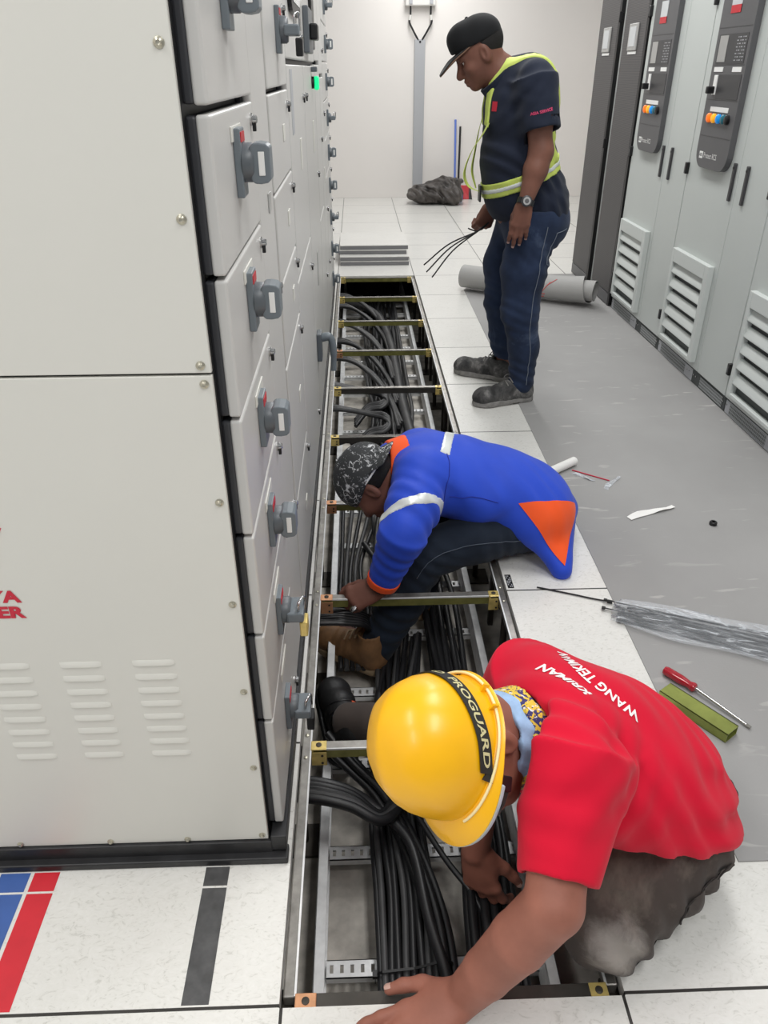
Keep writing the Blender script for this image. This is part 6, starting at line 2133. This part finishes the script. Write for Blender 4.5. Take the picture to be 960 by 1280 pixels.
# screwdriver
S0, S1, S2 = vec((0.957, 0.806, 0.0165)), vec((1.014, 0.731, 0.0165)), vec((1.094, 0.609, 0.009))
t = thing('screwdriver', 'screwdriver with clear red handle lying on the grey mat', 'screwdriver', tuple(S0 * (1, 1, 0)))
mat('red_handle', (168, 22, 40), 0.15, coat=0.5)
d = unit(S1 - S0)
L = np.linalg.norm(S1 - S0)
b = MB()
prof = [(0.004, 0), (0.0105, 0.002), (0.0125, 0.008), (0.0128, L * 0.55), (0.0105, L * 0.72), (0.0095, L * 0.8), (0.0125, L * 0.9), (0.0125, L * 0.96), (0.008, L)]
seg = 24
a_ = unit(np.cross(d, (0, 0, 1))); b_ = np.cross(d, a_)
rings = []
for r, h_ in prof:
    rings.append([S0 + d * h_ + (r * (1 - 0.10 * (k % 4 == 0))) * (math.cos(2 * PI * k / seg) * a_ + math.sin(2 * PI * k / seg) * b_) for k in range(seg)])
b.ring_loft(rings)
b.build('handle', 'red_handle', t, smooth=35)
MB().cyl(S1, S2, 0.0042, 0.0038, 12).build('shaft', 'chrome', t, smooth=50)
ds = unit(S2 - S1)
MB().obox(S2 + ds * 0.004, ds * 0.007, unit(np.cross(ds, (0, 0, 1))) * 0.0046, (0, 0, 0.0014)).build('tip', 'steel_bar', t)

# loose zinc channel
cd_ = unit((-0.58, 0.81, 0)); cs_ = unit((-0.81, -0.58, 0))
c0 = vec((1.040, 0.572, 0.003))
b = MB()
wd_, hh_, ln_ = 0.024, 0.027, 0.19
b.obox(c0 + cd_ * ln_ / 2 + (0, 0, 0.0012), cd_ * ln_ / 2, cs_ * wd_, (0, 0, 0.0012))
b.obox(c0 + cd_ * ln_ / 2 + (0, 0, hh_ - 0.0012), cd_ * ln_ / 2, cs_ * wd_, (0, 0, 0.0012))
for sg in (-1, 1):
    b.obox(c0 + cd_ * ln_ / 2 + cs_ * sg * (wd_ - 0.0012) + (0, 0, hh_ / 2), cd_ * ln_ / 2, cs_ * 0.0012, (0, 0, hh_ / 2))
mat('zinc_green', (150, 158, 84), 0.3, 0.6, var=0.2, vscale=16)
tag(b.build('steel_channel', 'zinc_green', None), 'loose greenish zinc steel crossbar lying on the mat behind the red shirt', 'crossbar')

# scraps
mat('paper', (238, 237, 234), 0.7)
mat('red_wire', (196, 50, 72), 0.5)
t0, t1 = vec((0.895, 1.948, 0.021)), vec((1.028, 2.050, 0.021))
d = unit(t1 - t0); a_ = np.cross((0, 0, 1), d)
rings = []
b = MB()
for s_ in np.linspace(0, 1, 8):
    ring_o, ring_i = [], []
    for k in range(40):
        ph = k / 39
        a = 2 * PI * 1.4 * ph - 1.2
        r = 0.020 - 0.006 * ph
        c = t0 + (t1 - t0) * s_
        ring_o.append(c + a_ * r * math.cos(a) + np.array([0, 0, r * math.sin(a)]))
        ring_i.append(c + a_ * (r - .001) * math.cos(a) + np.array([0, 0, (r - .001) * math.sin(a)]))
    rings.append(ring_o + ring_i[::-1])
b.ring_loft(rings)
tag(b.build('paper_roll', 'paper', None, smooth=50), 'small roll of white paper on the mat edge behind the blue jacket', 'paper')
tag(MB().tube([(1.008, 2.000, 0.0055), (1.07, 1.952, 0.0055), (1.132, 1.904, 0.0055)], 0.0026, 8).build('plastic_stick', 'red_wire', None, smooth=60), 'thin red plastic stick on the grey mat', 'stick')
def scrap(p0, p1, wd, name, m, label, cat, z=0.004, fold=0.004):
    p0, p1 = vec((*p0, z)), vec((*p1, z))
    d = unit(p1 - p0); s_ = np.cross((0, 0, 1), d)
    pts, ws = [], []
    n = 9
    for i in range(n):
        u_ = i / (n - 1)
        pts.append(p0 + (p1 - p0) * u_ + s_ * 0.004 * math.sin(5 * u_) + np.array([0, 0, fold * abs(math.sin(7 * u_))]))
        ws.append((s_ + np.array([0, 0, 0.25 * math.sin(6 * u_)])) * wd * (0.75 + 0.25 * math.sin(3 * u_ + 0.6)))
    b = MB().ribbon(pts, ws, [(0, 0, 1)] * n, 0.0012)
    return tag(b.build(name, m, None, smooth=50), label, cat)
scrap((1.118, 1.612), (1.306, 1.693), 0.014, 'paper_strip', 'paper', 'folded strip of white paper alone on the grey mat', 'paper', 0.006)
scrap((1.098, 1.835), (1.178, 1.938), 0.010, 'plastic_scrap', 'clear_scrap', 'clear plastic scrap at the end of the red stick', 'plastic')
scrap((1.000, 1.975), (1.075, 1.905), 0.008, 'plastic_scrap', 'clear_scrap', 'clear plastic scrap lying alongside the red stick', 'plastic')
tag(MB().lathe((1.404, 1.562, 0.003), (0, 0, 1), [(0.006, 0.0), (0.013, 0.0), (0.0135, 0.010), (0.011, 0.013), (0.006, 0.013), (0.006, 0.002)], 20).build('rubber_grommet', 'black_plastic', None, smooth=40), 'small black rubber ring alone on the grey mat', 'grommet')
